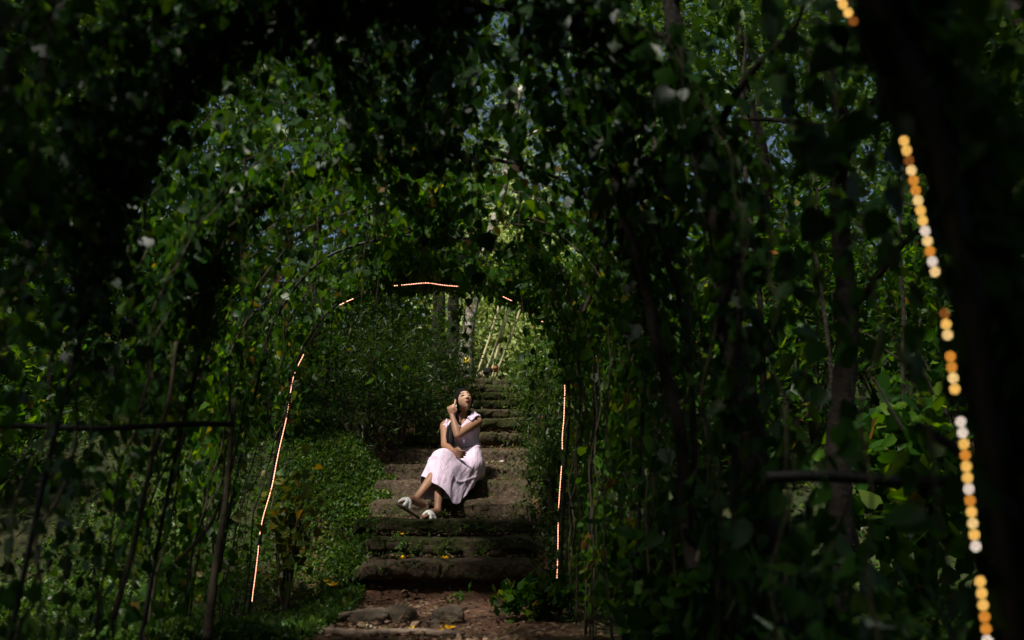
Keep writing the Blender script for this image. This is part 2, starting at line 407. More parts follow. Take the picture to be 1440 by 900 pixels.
# rails between posts
def rail(name, a, b, r, label):
    a, b = np.array(a), np.array(b); t = thing(name, label, 'rail', a, 'horizontal rails of the tunnel sides')
    mb = MB(); P = np.linspace(a, b, 30); P[:, 2] += np.sin(np.linspace(0, 9, 30)) * .006
    rr = r * (1 + .12 * (np.arange(30) % 6 == 0)); tube(mb, P, rr, 10); mb.build('pole', M['metal'], t)
rail('bamboo_rail', at(1075, 672, 2.6), at(1500, 676, 2.5), .016, 'dark horizontal rail behind the near arch with the round light dots')
rail('bamboo_rail', at(-80, 602, 3.3), at(330, 598, 3.5), .011, 'dark horizontal rail low across the leafy vine curtain opposite the glowing dots')

# ------------------------------------------------------------------ light strips
LEDC = {'amber': (1, .55, .12), 'orange': (1, .36, .04), 'yellow': (1, .66, .26), 'white': (1, .82, .68), 'dim': (.55, .16, .02)}
LED = {k: glow('led_' + k, c, s) for (k, c), s in zip(LEDC.items(), (4.0, 2.8, 3.9, 3.4, 1.5))}
FARLED = glow('led_far', (1, .42, .26), 3.6)
FARSOFT = glow('strip_tape_lit', (1, .34, .2), 2.0)
def arc(P):
    return np.concatenate([[0], np.cumsum(np.linalg.norm(np.diff(P, axis=0), axis=1))])
def led_meshes(r):
    mb = MB(); ellipsoid(mb, (0, 0, 0), (r, r, r), nu=8, nv=5)
    return mb
near = thing('light_strip', 'blurred string of large round amber and white light dots on the near dark post', 'light strip', near_line[-1], 'glowing light strips on the arches')
mb = MB(); tube(mb, near_line + np.array([.0, .004, 0]), .003, 6); mb.build('cable', M['metal'], near)
s = arc(near_line); nled = int(s[-1] / .0166)
pick = np.random.default_rng(11)
protos = {}
def put_led(name, p, mat, r, parent):
    key = (mat.name, r)
    if key not in protos:
        mb = MB(); ellipsoid(mb, (0, 0, 0), (r, r, r), nu=8, nv=5)
        o = mb.build(name, mat, None); protos[key] = o.data
    else:
        o = bpy.data.objects.new(name, protos[key]); COL.objects.link(o)
    o.parent = parent; o.location = Vector([float(c) for c in (np.asarray(p) - ORI[parent.name])])
def inv_px(p):
    fw = np.array([0, math.cos(PITCH), math.sin(PITCH)]); up = np.array([0, -math.sin(PITCH), math.cos(PITCH)])
    w = p @ fw; return 720 + F * p[..., 0] / w, 450 - F * (p @ up) / w
for i in range(nled):
    q = i * .0166
    p = np.array([np.interp(q, s, near_line[:, c]) for c in range(3)])
    _, py = inv_px(p)
    if 38 < py < 192 or 388 < py < 428 or 478 < py < 498 or 560 < py < 585 or 776 < py < 814: continue
    w = pick.choice(['amber', 'orange', 'yellow', 'white', 'dim'], p=[.34, .2, .2, .18, .08])
    put_led('light_dot', p + np.array([0, -.004, 0]), LED[w], .0030, near)

FAR_PX = []
def far_strip(pxs, label, d, n_dots=70, th=.0014):
    P = catmull(np.array([at(x, y, d) for x, y in pxs]), 120)
    P[:, 0] += vnoise(P, 3, 2, 6) * .006
    FAR_PX.append(np.stack(inv_px(P), 1)[::4])
    t = thing('light_strip', label, 'light strip', P[0], 'glowing light strips on the arches')
    mb = MB(); tube(mb, P, th, 6); mb.build('tape', FARSOFT, t)
    s = arc(P); n = min(n_dots, int(s[-1] / .017))
    for i in range(n):
        q = s[-1] * (i + .5) / n
        p = np.array([np.interp(q, s, P[:, c]) for c in range(3)])
        put_led('light_dot', p + np.array([0, -.004, 0]), FARLED, .0026, t)
far_strip([(355, 846), (360, 800), (364, 767)], 'short lowest glowing strip at the foot of the arch post beside the weedy bank', 6.93, 40)
far_strip([(366, 752), (372, 722), (385, 672), (396, 620), (406, 575), (414, 528), (427, 498)], 'long slanting glowing strip up the arch post beside the weedy bank', 6.93, 95)
far_strip([(478, 429), (488, 424), (497, 420)], 'tiny glowing strip at the shoulder of the far arch above the dark bushes', 6.93, 20)
far_strip([(553, 402), (575, 400), (600, 398), (623, 401), (647, 403)], 'glowing strip along the crown of the far arch above the stairs', 6.93, 60)
far_strip([(707, 417), (713, 420), (720, 423)], 'tiny glowing strip on the far arch above the bamboo canes', 6.93, 16)
far_strip([(754, 446), (759, 450), (764, 453)], 'tiny glowing strip on the far arch above the bright clearing', 6.93, 20)
far_strip([(795, 541), (795, 556), (793, 590), (791, 612), (791, 632)], 'broken upper glowing strip on the arch post beside the leafy stair edge', 6.93, 30)
far_strip([(790, 655), (787, 690), (785, 730), (784, 782), (782, 836)], 'long lower glowing strip on the arch post beside the leafy stair edge', 6.93, 95)

# ------------------------------------------------------------------ sun direction and the canopy gap
SUN_EL, SUN_AZ = R(58), R(212)      # azimuth: direction TO the sun, measured from +Y clockwise
TO_SUN = np.array([math.sin(SUN_AZ) * math.cos(SUN_EL), math.cos(SUN_AZ) * math.cos(SUN_EL), math.sin(SUN_EL)])
def gap_keep(P, extra=0):
    """False where a leaf would stand in one of the openings of the canopy: where its shadow would land decides"""
    z0 = np.where(P[:, 1] > 16, 2.2, .3)
    l = (P[:, 2] - z0) / TO_SUN[2]
    gx = P[:, 0] - TO_SUN[0] * l; gy = P[:, 1] - TO_SUN[1] * l
    G = np.stack([gx, gy, 0 * gx], 1)
    n = vnoise(G, 77, 3, 1.6); n2 = vnoise(G, 78, 2, 3.5)
    wm = (np.hypot((gx + .5) / 1.0, (gy - 8.25) / 1.35) < .95 + .25 * n2) & (np.random.default_rng(5).uniform(0, 1, len(P)) < .77)
    op = wm | ((gx > -2.2) & (gx < .9) & (gy > 3.6) & (gy < 7.2) & (n + .4 * n2 > .40))
    op |= (gx > -.8) & (gx < 4.5) & (gy > 13)
    op |= (gx < -1.35) & (gx > -6.5) & (gy > 4.6) & (gy < 8.9) & (n + .35 * n2 > .12)
    op |= (gx < -1.0) & (gy > 9.6) & (n > .55)
    op |= np.hypot(gx - 3.0, gy - 7.4) < 1.0 + .3 * n2
    op |= (gx > 1.2) & (gy > 5.6) & (n + .3 * n2 > .42)
    op |= np.hypot((gx + .75) / .75, (gy - 6.35) / .55) < .9 + .3 * n2
    hf_ = vnoise(G, 79, 2, 5.5)
    op |= (np.hypot((gx - .25) / 1.2, (gy - 5.9) / 1.5) < 1) & (hf_ > .0)
    op |= (hf_ > .50) & (gy > 2.6) & (gy < 12)
    op |= (gx > .5) & (gy > 6.4) & (gy < 11) & (n2 > .25)
    return ~(op & (l > .9 + extra))

post_vine()
# ------------------------------------------------------------------ vines over the tunnel
def vine(y0, y1, side, n_leaf, n_stem, label, mat='vine', size=(.028, .066), low=1.0, group='climbing vines over the tunnel'):
    t0, t1 = (.015, .56) if side == 'l' else (.985, .44)
    yb = (y0 + y1) / 2
    base, _ = arch_pt(np.array([yb]), np.array([t0])); base = base[0]
    base[2] = float(ground_z(np.array([base[0]]), np.array([base[1]]))[0])
    th = thing('climbing_vine', label, 'vine', base, group)
    rg = RNG; mb = MB(); pos = []; nrm = []
    for k in range(n_stem):
        m = 26; tt = np.linspace(t0, t0 + (t1 - t0) * rg.uniform(.55, 1), m)
        yy = np.clip(rg.uniform(y0, y1) + np.cumsum(rg.normal(0, .05, m)), y0 - .2, y1 + .2)
        of = .03 + np.cumsum(rg.normal(0, .018, m)); of = np.clip(of, -.05, .28)
        P, N = arch_pt(yy, tt, of); P[0, 2] = float(ground_z(P[:1, 0], P[:1, 1])[0]) - .03
        r0 = rg.uniform(.0025, .007)
        tube(mb, P, np.linspace(r0, r0 * .35, m), 5, m=60)
    for k in range(n_stem * 3):
        m = 14; ta = rg.uniform(.05, .45) if side == 'l' else rg.uniform(.55, .95); tb = ta + rg.uniform(-.16, .16)
        yy = rg.uniform(y0, y1) + np.linspace(0, rg.normal(0, .35), m) + np.cumsum(rg.normal(0, .02, m))
        P, N = arch_pt(yy, np.linspace(ta, tb, m), .05 + np.abs(rg.normal(0, .06)) + np.cumsum(rg.normal(0, .015, m)))
        P = P[np.linalg.norm(P, axis=1) > .8]
        if len(P) > 4: tube(mb, P, np.linspace(1, .4, len(P)) * rg.uniform(.0014, .0035), 4, m=24)
    # hanging shoots
    for k in range(n_stem):
        tt = rg.uniform(.2, .5) if side == 'l' else rg.uniform(.5, .8)
        p, N = arch_pt(np.array([rg.uniform(y0, y1)]), np.array([tt]), np.array([.02])); p = p[0]
        L = rg.uniform(.25, .8); m = 8
        q = p + np.stack([rg.normal(0, .03) * np.linspace(0, 1, m), rg.normal(0, .04) * np.linspace(0, 1, m), -L * np.linspace(0, 1, m)], 1)
        q[:, :2] += np.cumsum(rg.normal(0, .008, (m, 2)), 0)
        tube(mb, q, np.linspace(.003, .0012, m), 4)
        a = rg.integers(0, m, 14); pos.append(q[a] + rg.normal(0, .03, (14, 3))); nrm.append(rnd(14))
    mb.build('stem', M['stem'], th, True)
    # leaves: clumpy over the vine's share of the surface
    n = n_leaf * 2
    tt = rg.uniform(min(t0, t1), max(t0, t1), n); yy = rg.uniform(y0 - .15, y1 + .15, n)
    h = (np.minimum(tt, 1 - tt) * 2)
    dens = vnoise(np.stack([yy * 1.0, tt * 6, 0 * tt], 1), 200 + (side == 'l'), 3, 3.6) * .75 + .5
    keepp = rg.uniform(0, 1, n) < np.clip(dens * 1.2, .05, 1) * np.where(h < .42, low, 1)
    keepp &= ~((tt > .45) & (tt < .77) & (yy > 2.4) & (yy < 5.4) & (rg.uniform(0, 1, n) < .55))
    tt, yy = tt[keepp][:n_leaf], yy[keepp][:n_leaf]
    P, N = arch_pt(yy, tt, .05 + np.abs(rg.normal(0, .13, len(tt))) - .04)
    pos.append(P); nrm.append(unit(N + rg.normal(0, .55, N.shape) + np.array([0, -.25, .35])))
    for hy_ in (3.0, 4.4, 5.8, 7.0):                      # tendrils and leaves wound round the arch hoops
        if y0 <= hy_ < y1:
            tq = rg.uniform(min(t0, t1), max(t0, t1), 330); tq = tq[(np.minimum(tq, 1 - tq) > .16) | (rg.uniform(0, 1, 330) < .35)]
            P, N = arch_pt(np.full(len(tq), hy_) - .03 + rg.normal(0, .035, len(tq)), tq, rg.normal(.01, .035, len(tq)))
            pos.append(P); nrm.append(unit(rnd(len(P)) + [0, -.7, .3]))
    P = np.concatenate(pos); N = np.concatenate(nrm)
    k = (np.linalg.norm(P, axis=1) > .95)
    l_ = (P[:, 2] + .6) / TO_SUN[2]; hx, hy = P[:, 0] - TO_SUN[0] * l_, P[:, 1] - TO_SUN[1] * l_
    k &= ~((np.hypot((hx + .65) / .85, (hy - 6.8) / 1.3) < 1) & (rg.uniform(0, 1, len(P)) < .8) & (P[:, 2] > .9))
    # a little clear air right round the near strip
    dn = np.abs(P[:, None, :] - near_line[None, ::10, :]); dd = np.linalg.norm(P[:, None, :] * (1.5 / np.maximum(P[:, None, 1:2], .3)) - near_line[None, ::10, :], axis=2).min(1)
    qx, qy = inv_px(P); FP = np.concatenate(FAR_PX); fd = np.hypot(qx[:, None] - FP[None, :, 0], qy[:, None] - FP[None, :, 1]).min(1)
    k &= ~((fd < 9) & (P[:, 1] > 2.2) & (P[:, 1] < 6.98) & (rg.uniform(0, 1, len(P)) < .85))
    k &= ~((dd < .035) & (P[:, 1] < 1.52)); P, N = P[k], N[k]
    ax = unit(rnd(len(P)) * .75 + np.array([0, 0, -.9]))
    sz = size[0] + (size[1] * 1.25 - size[0]) * rg.beta(1.3, 2.2, len(P))
    lf = leaves('foliage', P, ax, N, sz, M[mat], th)
    return th
VL = ['leafy vine curtain at the near end of the tunnel side away from the light dots',
      'vine curtain with hanging shoots behind the low horizontal rail',
      'vine curtain thin at its foot with sunlit weeds showing through',
      'vine thick over the tunnel side just before the slanting glowing strip',
      'vine clinging round the arch post with the long slanting glowing strip']
VR = ['dark vine mass pressing close behind the near post with light dots',
      'dark vine wall beside the thick trunk on the tunnel side with light dots',
      'vine wall halfway down the tunnel before the slender saplings',
      'vine wall of broad leaves next to the broken glowing strip',
      'vine hanging over the arch post beside the leafy stair edge']
ys = [1.6, 3.0, 4.2, 5.2, 6.15, 7.25]
for k in range(5):
    vine(ys[k], ys[k + 1], 'l', [4600, 5200, 5000, 4800, 4200][k], [5, 6, 6, 6, 5][k], VL[k], mat='vine_dark' if k < 2 else 'vine', low=[.5, .3, .26, .26, .16][k])  # near vines take a darker leaf copy, edge shade put into colour
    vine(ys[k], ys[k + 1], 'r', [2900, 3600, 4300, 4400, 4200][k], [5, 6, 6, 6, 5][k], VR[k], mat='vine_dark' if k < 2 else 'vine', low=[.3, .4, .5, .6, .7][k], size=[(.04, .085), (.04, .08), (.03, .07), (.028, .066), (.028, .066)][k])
vine(-2.0, 1.6, 'l', 2600, 6, 'unseen vine added over the tunnel mouth to block light, on the side away from the lights', low=1, size=(.08, .12))  # this vine and the next are unseen, added to darken the tunnel from behind
vine(-2.0, 1.3, 'r', 2600, 6, 'unseen vine added over the tunnel mouth to block light, on the side with light dots', low=1, size=(.08, .12))

# ------------------------------------------------------------------ trees
def tree(x, y, h, r, lean, label, crown=None, bark='bark', leafmat='crown', group='trees round the tunnel', limbs=6, lsize=(.06, .12), name='tree', fork=.45, wob=.05, carve=True):
    """crown: (n_leaf, radius, flatten, clump spread)"""
    b = gp(x, y); rg = RNG
    th = thing(name, label, 'tree', b, group)
    m = 12; tt = np.linspace(0, 1, m)
    top = b + np.array([lean[0], lean[1], h])
    P = b + np.outer(tt ** 1.2, np.array([lean[0], lean[1], 0])) + np.outer(tt, [0, 0, h])
    P[1:, :2] += np.cumsum(rg.normal(0, wob, (m - 1, 2)), 0) * .6
    P[0, 2] -= .15
    rad = r * (1 - .6 * tt); rad[0] *= 1.5; rad[1] *= 1.1
    mb = MB(); tube(mb, P, rad, 12, m=40)
    ends = []
    for k in range(limbs):
        i = int(rg.integers(int(m * fork), m)); L = rg.uniform(.35, 1.0) * (crown[1] if crown else .8)
        a = rg.uniform(0, 6.28); d = np.array([math.cos(a), math.sin(a), rg.uniform(.1, .8)])
        q = P[i] + np.outer(np.linspace(0, 1, 6), d * L); q[1:] += np.cumsum(rg.normal(0, .05 * L, (5, 3)), 0)
        tube(mb, q, np.linspace(rad[i] * .55, rad[i] * .12, 6), 7, m=14)
        ends += [q[3], q[4], q[5]]
    mb.build('trunk', M[bark], th, True)
    if crown:
        n, cr, fl, sp = crown
        C = P[-1]; cl = [C + (rnd(1)[0] * np.array([1, 1, fl]) * cr * rg.uniform(.35, 1)) for _ in range(14)] + ends
        cl = np.array(cl); a = rg.integers(0, len(cl), n)
        pos = cl[a] + rg.normal(0, sp, (n, 3)) * np.array([1, 1, .7])
        k = (gap_keep(pos) | (not carve)) & (pos[:, 2] > ground_z(pos[:, 0], pos[:, 1]) + .3)
        # never inside the tunnel
        tw = (np.abs(pos[:, 0] + .75 - drift(pos[:, 1])) < 1.25) & (pos[:, 1] < 7.4) & (pos[:, 2] < 2.1)
        k &= ~tw; pos = pos[k]
        nr = unit(rnd(len(pos)) * .8 + np.array([0, 0, .8])); ax = unit(rnd(len(pos)) + np.array([0, 0, -.4]))
        leaves('crown', pos, ax, nr, rg.uniform(*lsize, len(pos)), M[leafmat], th, 'oval')
    return th
# crowns that roof the tunnel (their lower parts show between the vines)
tree(-3.6, 2.4, 4.6, .10, (.8, .4), 'broad tree shading the near tunnel on the rail side', (9000, 2.4, .35, .5), lsize=(.12, .2))
tree(3.4, 1.6, 4.8, .11, (-.9, .5), 'broad tree shading the near tunnel on the light-dot side', (9000, 2.5, .35, .5), lsize=(.12, .2))
tree(-3.4, 5.4, 4.4, .10, (1.1, -.3), 'tree arching over the middle of the tunnel from the weedy bank', (9000, 2.2, .35, .45), lsize=(.1, .17))
tree(3.9, 5.0, 4.6, .09, (-1.4, .3), 'tree over the middle of the tunnel rising among dark saplings', (9000, 2.2, .35, .45), lsize=(.1, .17))
tree(-.9, -1.9, 5.0, .12, (.2, .6), 'unseen large tree added behind the viewer to block light', (5600, 2.9, .4, .6), lsize=(.16, .25))  # unseen, added behind the camera to keep light out of the tunnel
tree(-6.2, 7.4, 4.6, .10, (.4, .3), 'tree on the weedy bank beyond the vine curtain', (9000, 2.2, .6, .5))
tree(-4.6, 8.1, 4.9, .09, (1.7, .1), 'leaning tree added on the weedy bank to shade the dark feathery bushes', (9000, 1.9, .35, .45))  # added so its crown keeps the sun off the bushes behind the woman
tree(-4.6, 10.6, 4.4, .09, (.5, -.2), 'bushy tree on the bank above the dark feathery shrubs', (10000, 2.1, .8, .5))
tree(-2.6, 12.4, 4.2, .09, (.7, -.2), 'leafy tree leaning toward the stairs from the bank top', (9000, 1.9, .7, .45))
tree(2.6, 9.4, 4.4, .09, (-.4, 0), 'leafy tree beside the upper stairs next to the bright clearing', (9000, 1.9, .8, .45))
tree(4.9, 7.2, 4.2, .09, (-.2, .2), 'bushy tree deep among the dim saplings', (9000, 2.1, .9, .5))
tree(4.4, 9.6, 6.4, .09, (.3, 0), 'tall dark tree closing the view above the pale bare stems', (9000, 2.2, 1.1, .55), carve=False)
tree(5.8, 11.2, 5.0, .11, (0, 0), 'tall leafy tree far behind the dim saplings', (9500, 2.5, .9, .6))
tree(-7.5, 12.0, 5.2, .11, (0, 0), 'tall leafy tree far up the weedy bank', (9500, 2.6, .9, .6))
# saplings on the dim side
def sap(px, py_top, d, w, lean, label, bark='bark', cr=None):
    p = at(px, 717, d); tree(p[0], d, 3.4, w, lean, label, cr or (700, .8, .8, .3), bark, 'crown', 'slender saplings beyond the vine wall', limbs=5, lsize=(.07, .12), name='sapling', wob=.035)
sap(872, 0, 7.6, .022, (.1, .1), 'thin sapling just beyond the arch post with the broken glowing strip')
sap(908, 0, 6.4, .026, (-.05, .2), 'thin dark sapling, first of the pair before the leaning stem')
sap(925, 0, 6.0, .030, (.12, .1), 'dark sapling, thicker of the pair before the leaning stem')
sap(985, 0, 3.6, .028, (-.55, .3), 'dark stem leaning over the tunnel toward the stairs')
sap(1060, 0, 5.2, .024, (.0, .2), 'thin sapling beside the thick dark trunk')
sap(1092, 0, 3.2, .058, (-.2, .2), 'thick dark trunk standing close to the tunnel side with light dots')
sap(1150, 0, 4.2, .065, (.25, .3), 'thick trunk with flared foot beside the lit patch of weeds')
sap(1206, 0, 5.6, .016, (-.1, .1), 'thinnest upright sapling against the lit patch of weeds')
sap(1285, 0, 6.2, .018, (.1, .1), 'thin sapling past the lit patch of weeds')
sap(1375, 0, 5.4, .03, (.3, .1), 'sapling behind the near post with light dots')
# pale bare stems (right) and dark long stems (left)
def stick(pts, r, mat, label, cat='stem', name='bare_stem', group='bare stems in the undergrowth'):
    P = np.array([at(*p) for p in pts]); t = thing(name, label, cat, P[0], group)
    mb = MB(); tube(mb, P, np.linspace(r, r * .45, len(P)), 7, m=24); mb.build('stem', M[mat], t)
stick([(1312, 555, 5.2), (1298, 520, 5.15), (1285, 488, 5.1), (1268, 455, 5.05)], .011, 'pale_stem', 'pale bare stem slanting up beside the light dots, thickest of its fork')
stick([(1300, 530, 5.1), (1292, 505, 5.1), (1290, 480, 5.1), (1294, 448, 5.1)], .008, 'pale_stem', 'pale bare stem standing upright in the fork beside the light dots')
stick([(1270, 605, 4.6), (1250, 570, 4.6), (1228, 530, 4.6)], .010, 'pale_stem', 'pale bare stem slanting low under the pale fork')
stick([(980, 790, 3.4), (985, 770, 3.4), (1000, 735, 3.4), (1010, 690, 3.4)], .010, 'pale_stem', 'short pale stem in the dark undergrowth by the thick trunk')
stick([(1290, 600, 2.6), (1330, 622, 2.5), (1365, 648, 2.4), (1420, 672, 2.4)], .016, 'bark', 'dark branch slanting down onto the horizontal rail')
stick([(158, 872, 3.6), (185, 780, 3.6), (215, 640, 3.6), (238, 560, 3.6), (248, 480, 3.6)], .012, 'stem', 'long dark woody stem climbing the vine curtain above the weeds')
stick([(292, 900, 4.2), (297, 850, 4.2), (303, 800, 4.2), (318, 700, 4.2), (330, 560, 4.2)], .022, 'stem', 'short greenish post at the foot of the vine curtain', 'post', 'wooden_post')
stick([(250, 790, 4.4), (300, 730, 4.4), (330, 640, 4.4), (345, 560, 4.4)], .009, 'stem', 'thin dark stem crossing the weeds before the slanting strip')
stick([(975, 860, 3.9), (978, 700, 3.9), (968, 500, 3.9), (935, 350, 3.8), (885, 255, 3.7)], .018, 'bark', 'long dark curving liana from the ground up to the tunnel roof')
stick([(870, 330, 3.9), (905, 250, 3.8), (950, 170, 3.7), (985, 110, 3.6)], .02, 'bark', 'dark branch slanting across the tunnel roof beside the sky gaps')
stick([(820, 440, 5.0), (835, 400, 5.0), (850, 330, 5.0), (840, 290, 5.0)], .012, 'bark', 'short dark branch forking above the broken glowing strip')

# ------------------------------------------------------------------ shrubs and understory
def shrub(x, y, h, r, n, lsize, label, mat='vine', shape='oval', group='shrubs beside the path', name='shrub', up=.4, base_z=0, sunny=False):
    b = gp(x, y); b[2] += base_z; rg = RNG; th = thing(name, label, 'shrub', b, group); mb = MB(); cl = []
    for k in range(7):
        a = rg.uniform(0, 6.28); e = b + np.array([math.cos(a) * r * rg.uniform(.2, .9), math.sin(a) * r * rg.uniform(.2, .9), h * rg.uniform(.5, 1)])
        m_ = (b + e) / 2 + rg.normal(0, .08 * r, 3); m_[2] += .1 * h
        P = catmull(np.array([b - [0, 0, .05], m_, e]), 10); tube(mb, P, np.linspace(.018, .004, 10) * min(1, h), 6)
        cl += [P[5], P[6], P[7], P[8], P[9], P[9]]
    mb.build('stem', M['stem'], th)
    cl = np.array(cl); a = rg.integers(0, len(cl), n)
    pos = cl[a] + rg.normal(0, 1, (n, 3)) * np.array([r * .33, r * .33, h * .22])
    pos[:, 2] = np.maximum(pos[:, 2], ground_z(pos[:, 0], pos[:, 1]) + .02)
    dn = unit(rnd(n) * .8 + np.array([0, -.1, .8])); ax = unit(rnd(n) + np.array([0, 0, up]))
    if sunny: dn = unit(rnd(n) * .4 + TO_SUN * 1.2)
    leaves('foliage', pos, ax, dn, rg.uniform(*lsize, n), M[mat], th, shape)
def shp(px, d, h, r, n, lsize, label, **k):
    p = at(px, 717, d); shrub(p[0], d, h, r, n, lsize, label, **k)
# dark feathery bushes up the bank beside the stairs
shp(560, 9.9, 1.25, .55, 3600, (.05, .09), 'dark feathery bush on the bank behind the seated woman', mat='fern', shape='lance')
shp(505, 9.4, 1.15, .55, 3200, (.05, .09), 'dark feathery bush on the bank under the tiny shoulder strip', mat='fern', shape='lance')
shp(465, 10.4, 1.9, .7, 3000, (.06, .1), 'tall dark bush on the bank behind the slanting strip', mat='fern', shape='lance')
shp(600, 11.2, 1.0, .55, 3000, (.05, .09), 'dark bush at the stair edge below the mottled trunk', mat='fern', shape='lance')
shp(632, 11.9, .55, .38, 1800, (.04, .08), 'low dark bush beside the topmost steps', mat='fern', shape='lance')
shp(600, 10.2, .6, .35, 1800, (.04, .07), 'small dark bush at the stair edge just above the woman', mat='fern', shape='lance')
shp(540, 11.9, 1.5, .8, 2800, (.06, .1), 'broad shrub at the bank top below the crown strip', mat='vine')
# leafy bushes on the other stair edge
shp(762, 11.4, .62, .36, 2300, (.04, .08), 'yellow green bush by the topmost steps beside the clearing', mat='weed', shape='lance')
shp(766, 10.3, .75, .32, 2000, (.04, .08), 'yellow green bush spilling over the middle steps', mat='weed', shape='lance')
shp(768, 9.0, 1.0, .28, 1700, (.05, .09), 'dark twiggy bush at the stair edge beside the broken strip', mat='fern', shape='lance')
shp(775, 8.1, .8, .26, 1500, (.05, .09), 'dark bush at the stair edge below the broken strip', mat='fern', shape='lance')
shp(872, 6.85, .36, .16, 800, (.05, .1), 'low leafy plant at the stair foot beside the lower strip', mat='vine')
shp(748, 6.3, .2, .17, 500, (.05, .1), 'low dark leafy plant on the path edge at the stair foot', mat='vine')
shp(840, 9.6, 1.7, .6, 2600, (.08, .13), 'broad leaved shrub beyond the arch post by the broken strip', mat='vine')
shp(930, 8.6, 1.6, .7, 2600, (.07, .12), 'shrub behind the pair of thin saplings', mat='vine')
shp(1040, 8.2, 1.5, .7, 2600, (.07, .12), 'shrub in the gloom behind the thick dark trunk', mat='vine')
shp(1150, 8.8, 1.9, .8, 2800, (.07, .12), 'tall shrub above the lit patch of weeds', mat='vine')
shp(1260, 9.4, 2.0, .8, 2800, (.07, .12), 'tall shrub behind the pale bare stems', mat='vine')
shp(1370, 8.4, 2.0, .8, 2800, (.07, .12), 'tall shrub behind the near post with light dots', mat='vine')
shp(1300, 5.9, 1.1, .45, 700, (.09, .14), 'open broad leaved shrub round the pale bare stems', mat='vine', shape='heart')
shp(1240, 2.6, .42, .3, 260, (.10, .17), 'dark plant with long drooping leaves on the ground below the rail', mat='vine_dark', shape='lance')
shp(1040, 3.6, .45, .35, 420, (.08, .14), 'dark broad leaved plant at the foot of the thick trunk', mat='vine_dark', shape='heart')
shp(985, 4.6, .5, .34, 700, (.07, .12), 'dark leafy plant low before the pair of thin saplings', mat='vine_dark', shape='heart')
# behind the vine curtain on the bank
shp(40, 9.6, 1.8, .9, 3000, (.07, .12), 'tall shrub farthest along the weedy bank', mat='vine')
shp(170, 9.9, 1.9, .9, 3000, (.07, .12), 'tall shrub on the weedy bank behind the long woody stem', mat='vine')
shp(300, 10.2, 2.0, .9, 3000, (.07, .12), 'tall shrub on the weedy bank behind the greenish post', mat='vine')
shp(390, 9.2, 1.1, .55, 2000, (.06, .1), 'rounded shrub on the bank behind the slanting strip top', mat='vine')
shp(-60, 7.6, 1.4, .7, 2200, (.07, .12), 'bushy shrub at the far side of the weedy bank before the tall shrubs', mat='vine')
shp(408, 6.9, .8, .16, 200, (.05, .085), 'yellowing plant against the post with the slanting strip', mat='yellow_leaf', shape='heart')

# ground cover: uncountable
def cover(name, boxes, n, lsize, mat, shape='oval', lift=(.0, .09), label=None, up=.5, lo=-.35, flat=1):
    P = []
    for (x0, x1, y0, y1, w) in boxes:
        k = int(n * w); x = RNG.uniform(x0, x1, k * 2); y = RNG.uniform(y0, y1, k * 2)
        c = vnoise(np.stack([x, y, 0 * x], 1), 31, 3, 3.0)
        q = RNG.uniform(lo, 1.0, len(x)) < c + .2
        x, y, c = x[q][:k], y[q][:k], c[q][:k]
        z = ground_z(x, y) + RNG.uniform(*lift, len(x)) * np.clip(c + .8, .3, 1.6)
        P.append(np.stack([x, y, z], 1))
    P = np.concatenate(P); m = len(P)
    nr = unit(rnd(m) * .6 + np.array([0, -.25, 1])); ax = unit((rnd(m) + np.array([0, 0, up])) * [1, 1, flat])
    o = leaves(name, P, ax, nr, RNG.uniform(*lsize, m), M[mat], None, shape)
    return tag(o, label, None, None, 'stuff')
cover('ground_cover', [(-2.0, -1.05, 4.8, 9.4, .30), (-4.2, -1.7, 3.2, 10.2, .42), (-8, -3.6, 4.5, 11, .38)], 95000, (.025, .055), 'weed', lo=-.6, label='small bright green weeds covering the bank beyond the vine curtain')
cover('ground_cover', [(-1.75, -1.02, 5.3, 7.8, 1)], 4200, (.02, .05), 'weed', lo=-3, label='weeds creeping over the bank edge along the dirt path')
cover('undergrowth', [(.14, .62, 7.2, 10.5, 1)], 3800, (.025, .06), 'fern', lo=-2.5, lift=(0, .16), label='dark undergrowth crowding the stair edge beside the long lower strip')
cover('undergrowth', [(.25, .6, 6.2, 13, .12), (.6, 5, 3.0, 9.5, .88)], 16000, (.03, .07), 'weed', label='weeds and seedlings covering the dim ground beyond the vine wall')
cover('leaf_litter', [(-1.9, .6, 3.5, 7.3, .6), (-1.6, .5, 7.2, 13, .1), (-5, 5, 3, 9, .2)], 6500, (.02, .065), 'litter', lift=(.005, .025), label='dead brown leaves scattered over the dirt path', up=0, lo=-1, flat=.25)

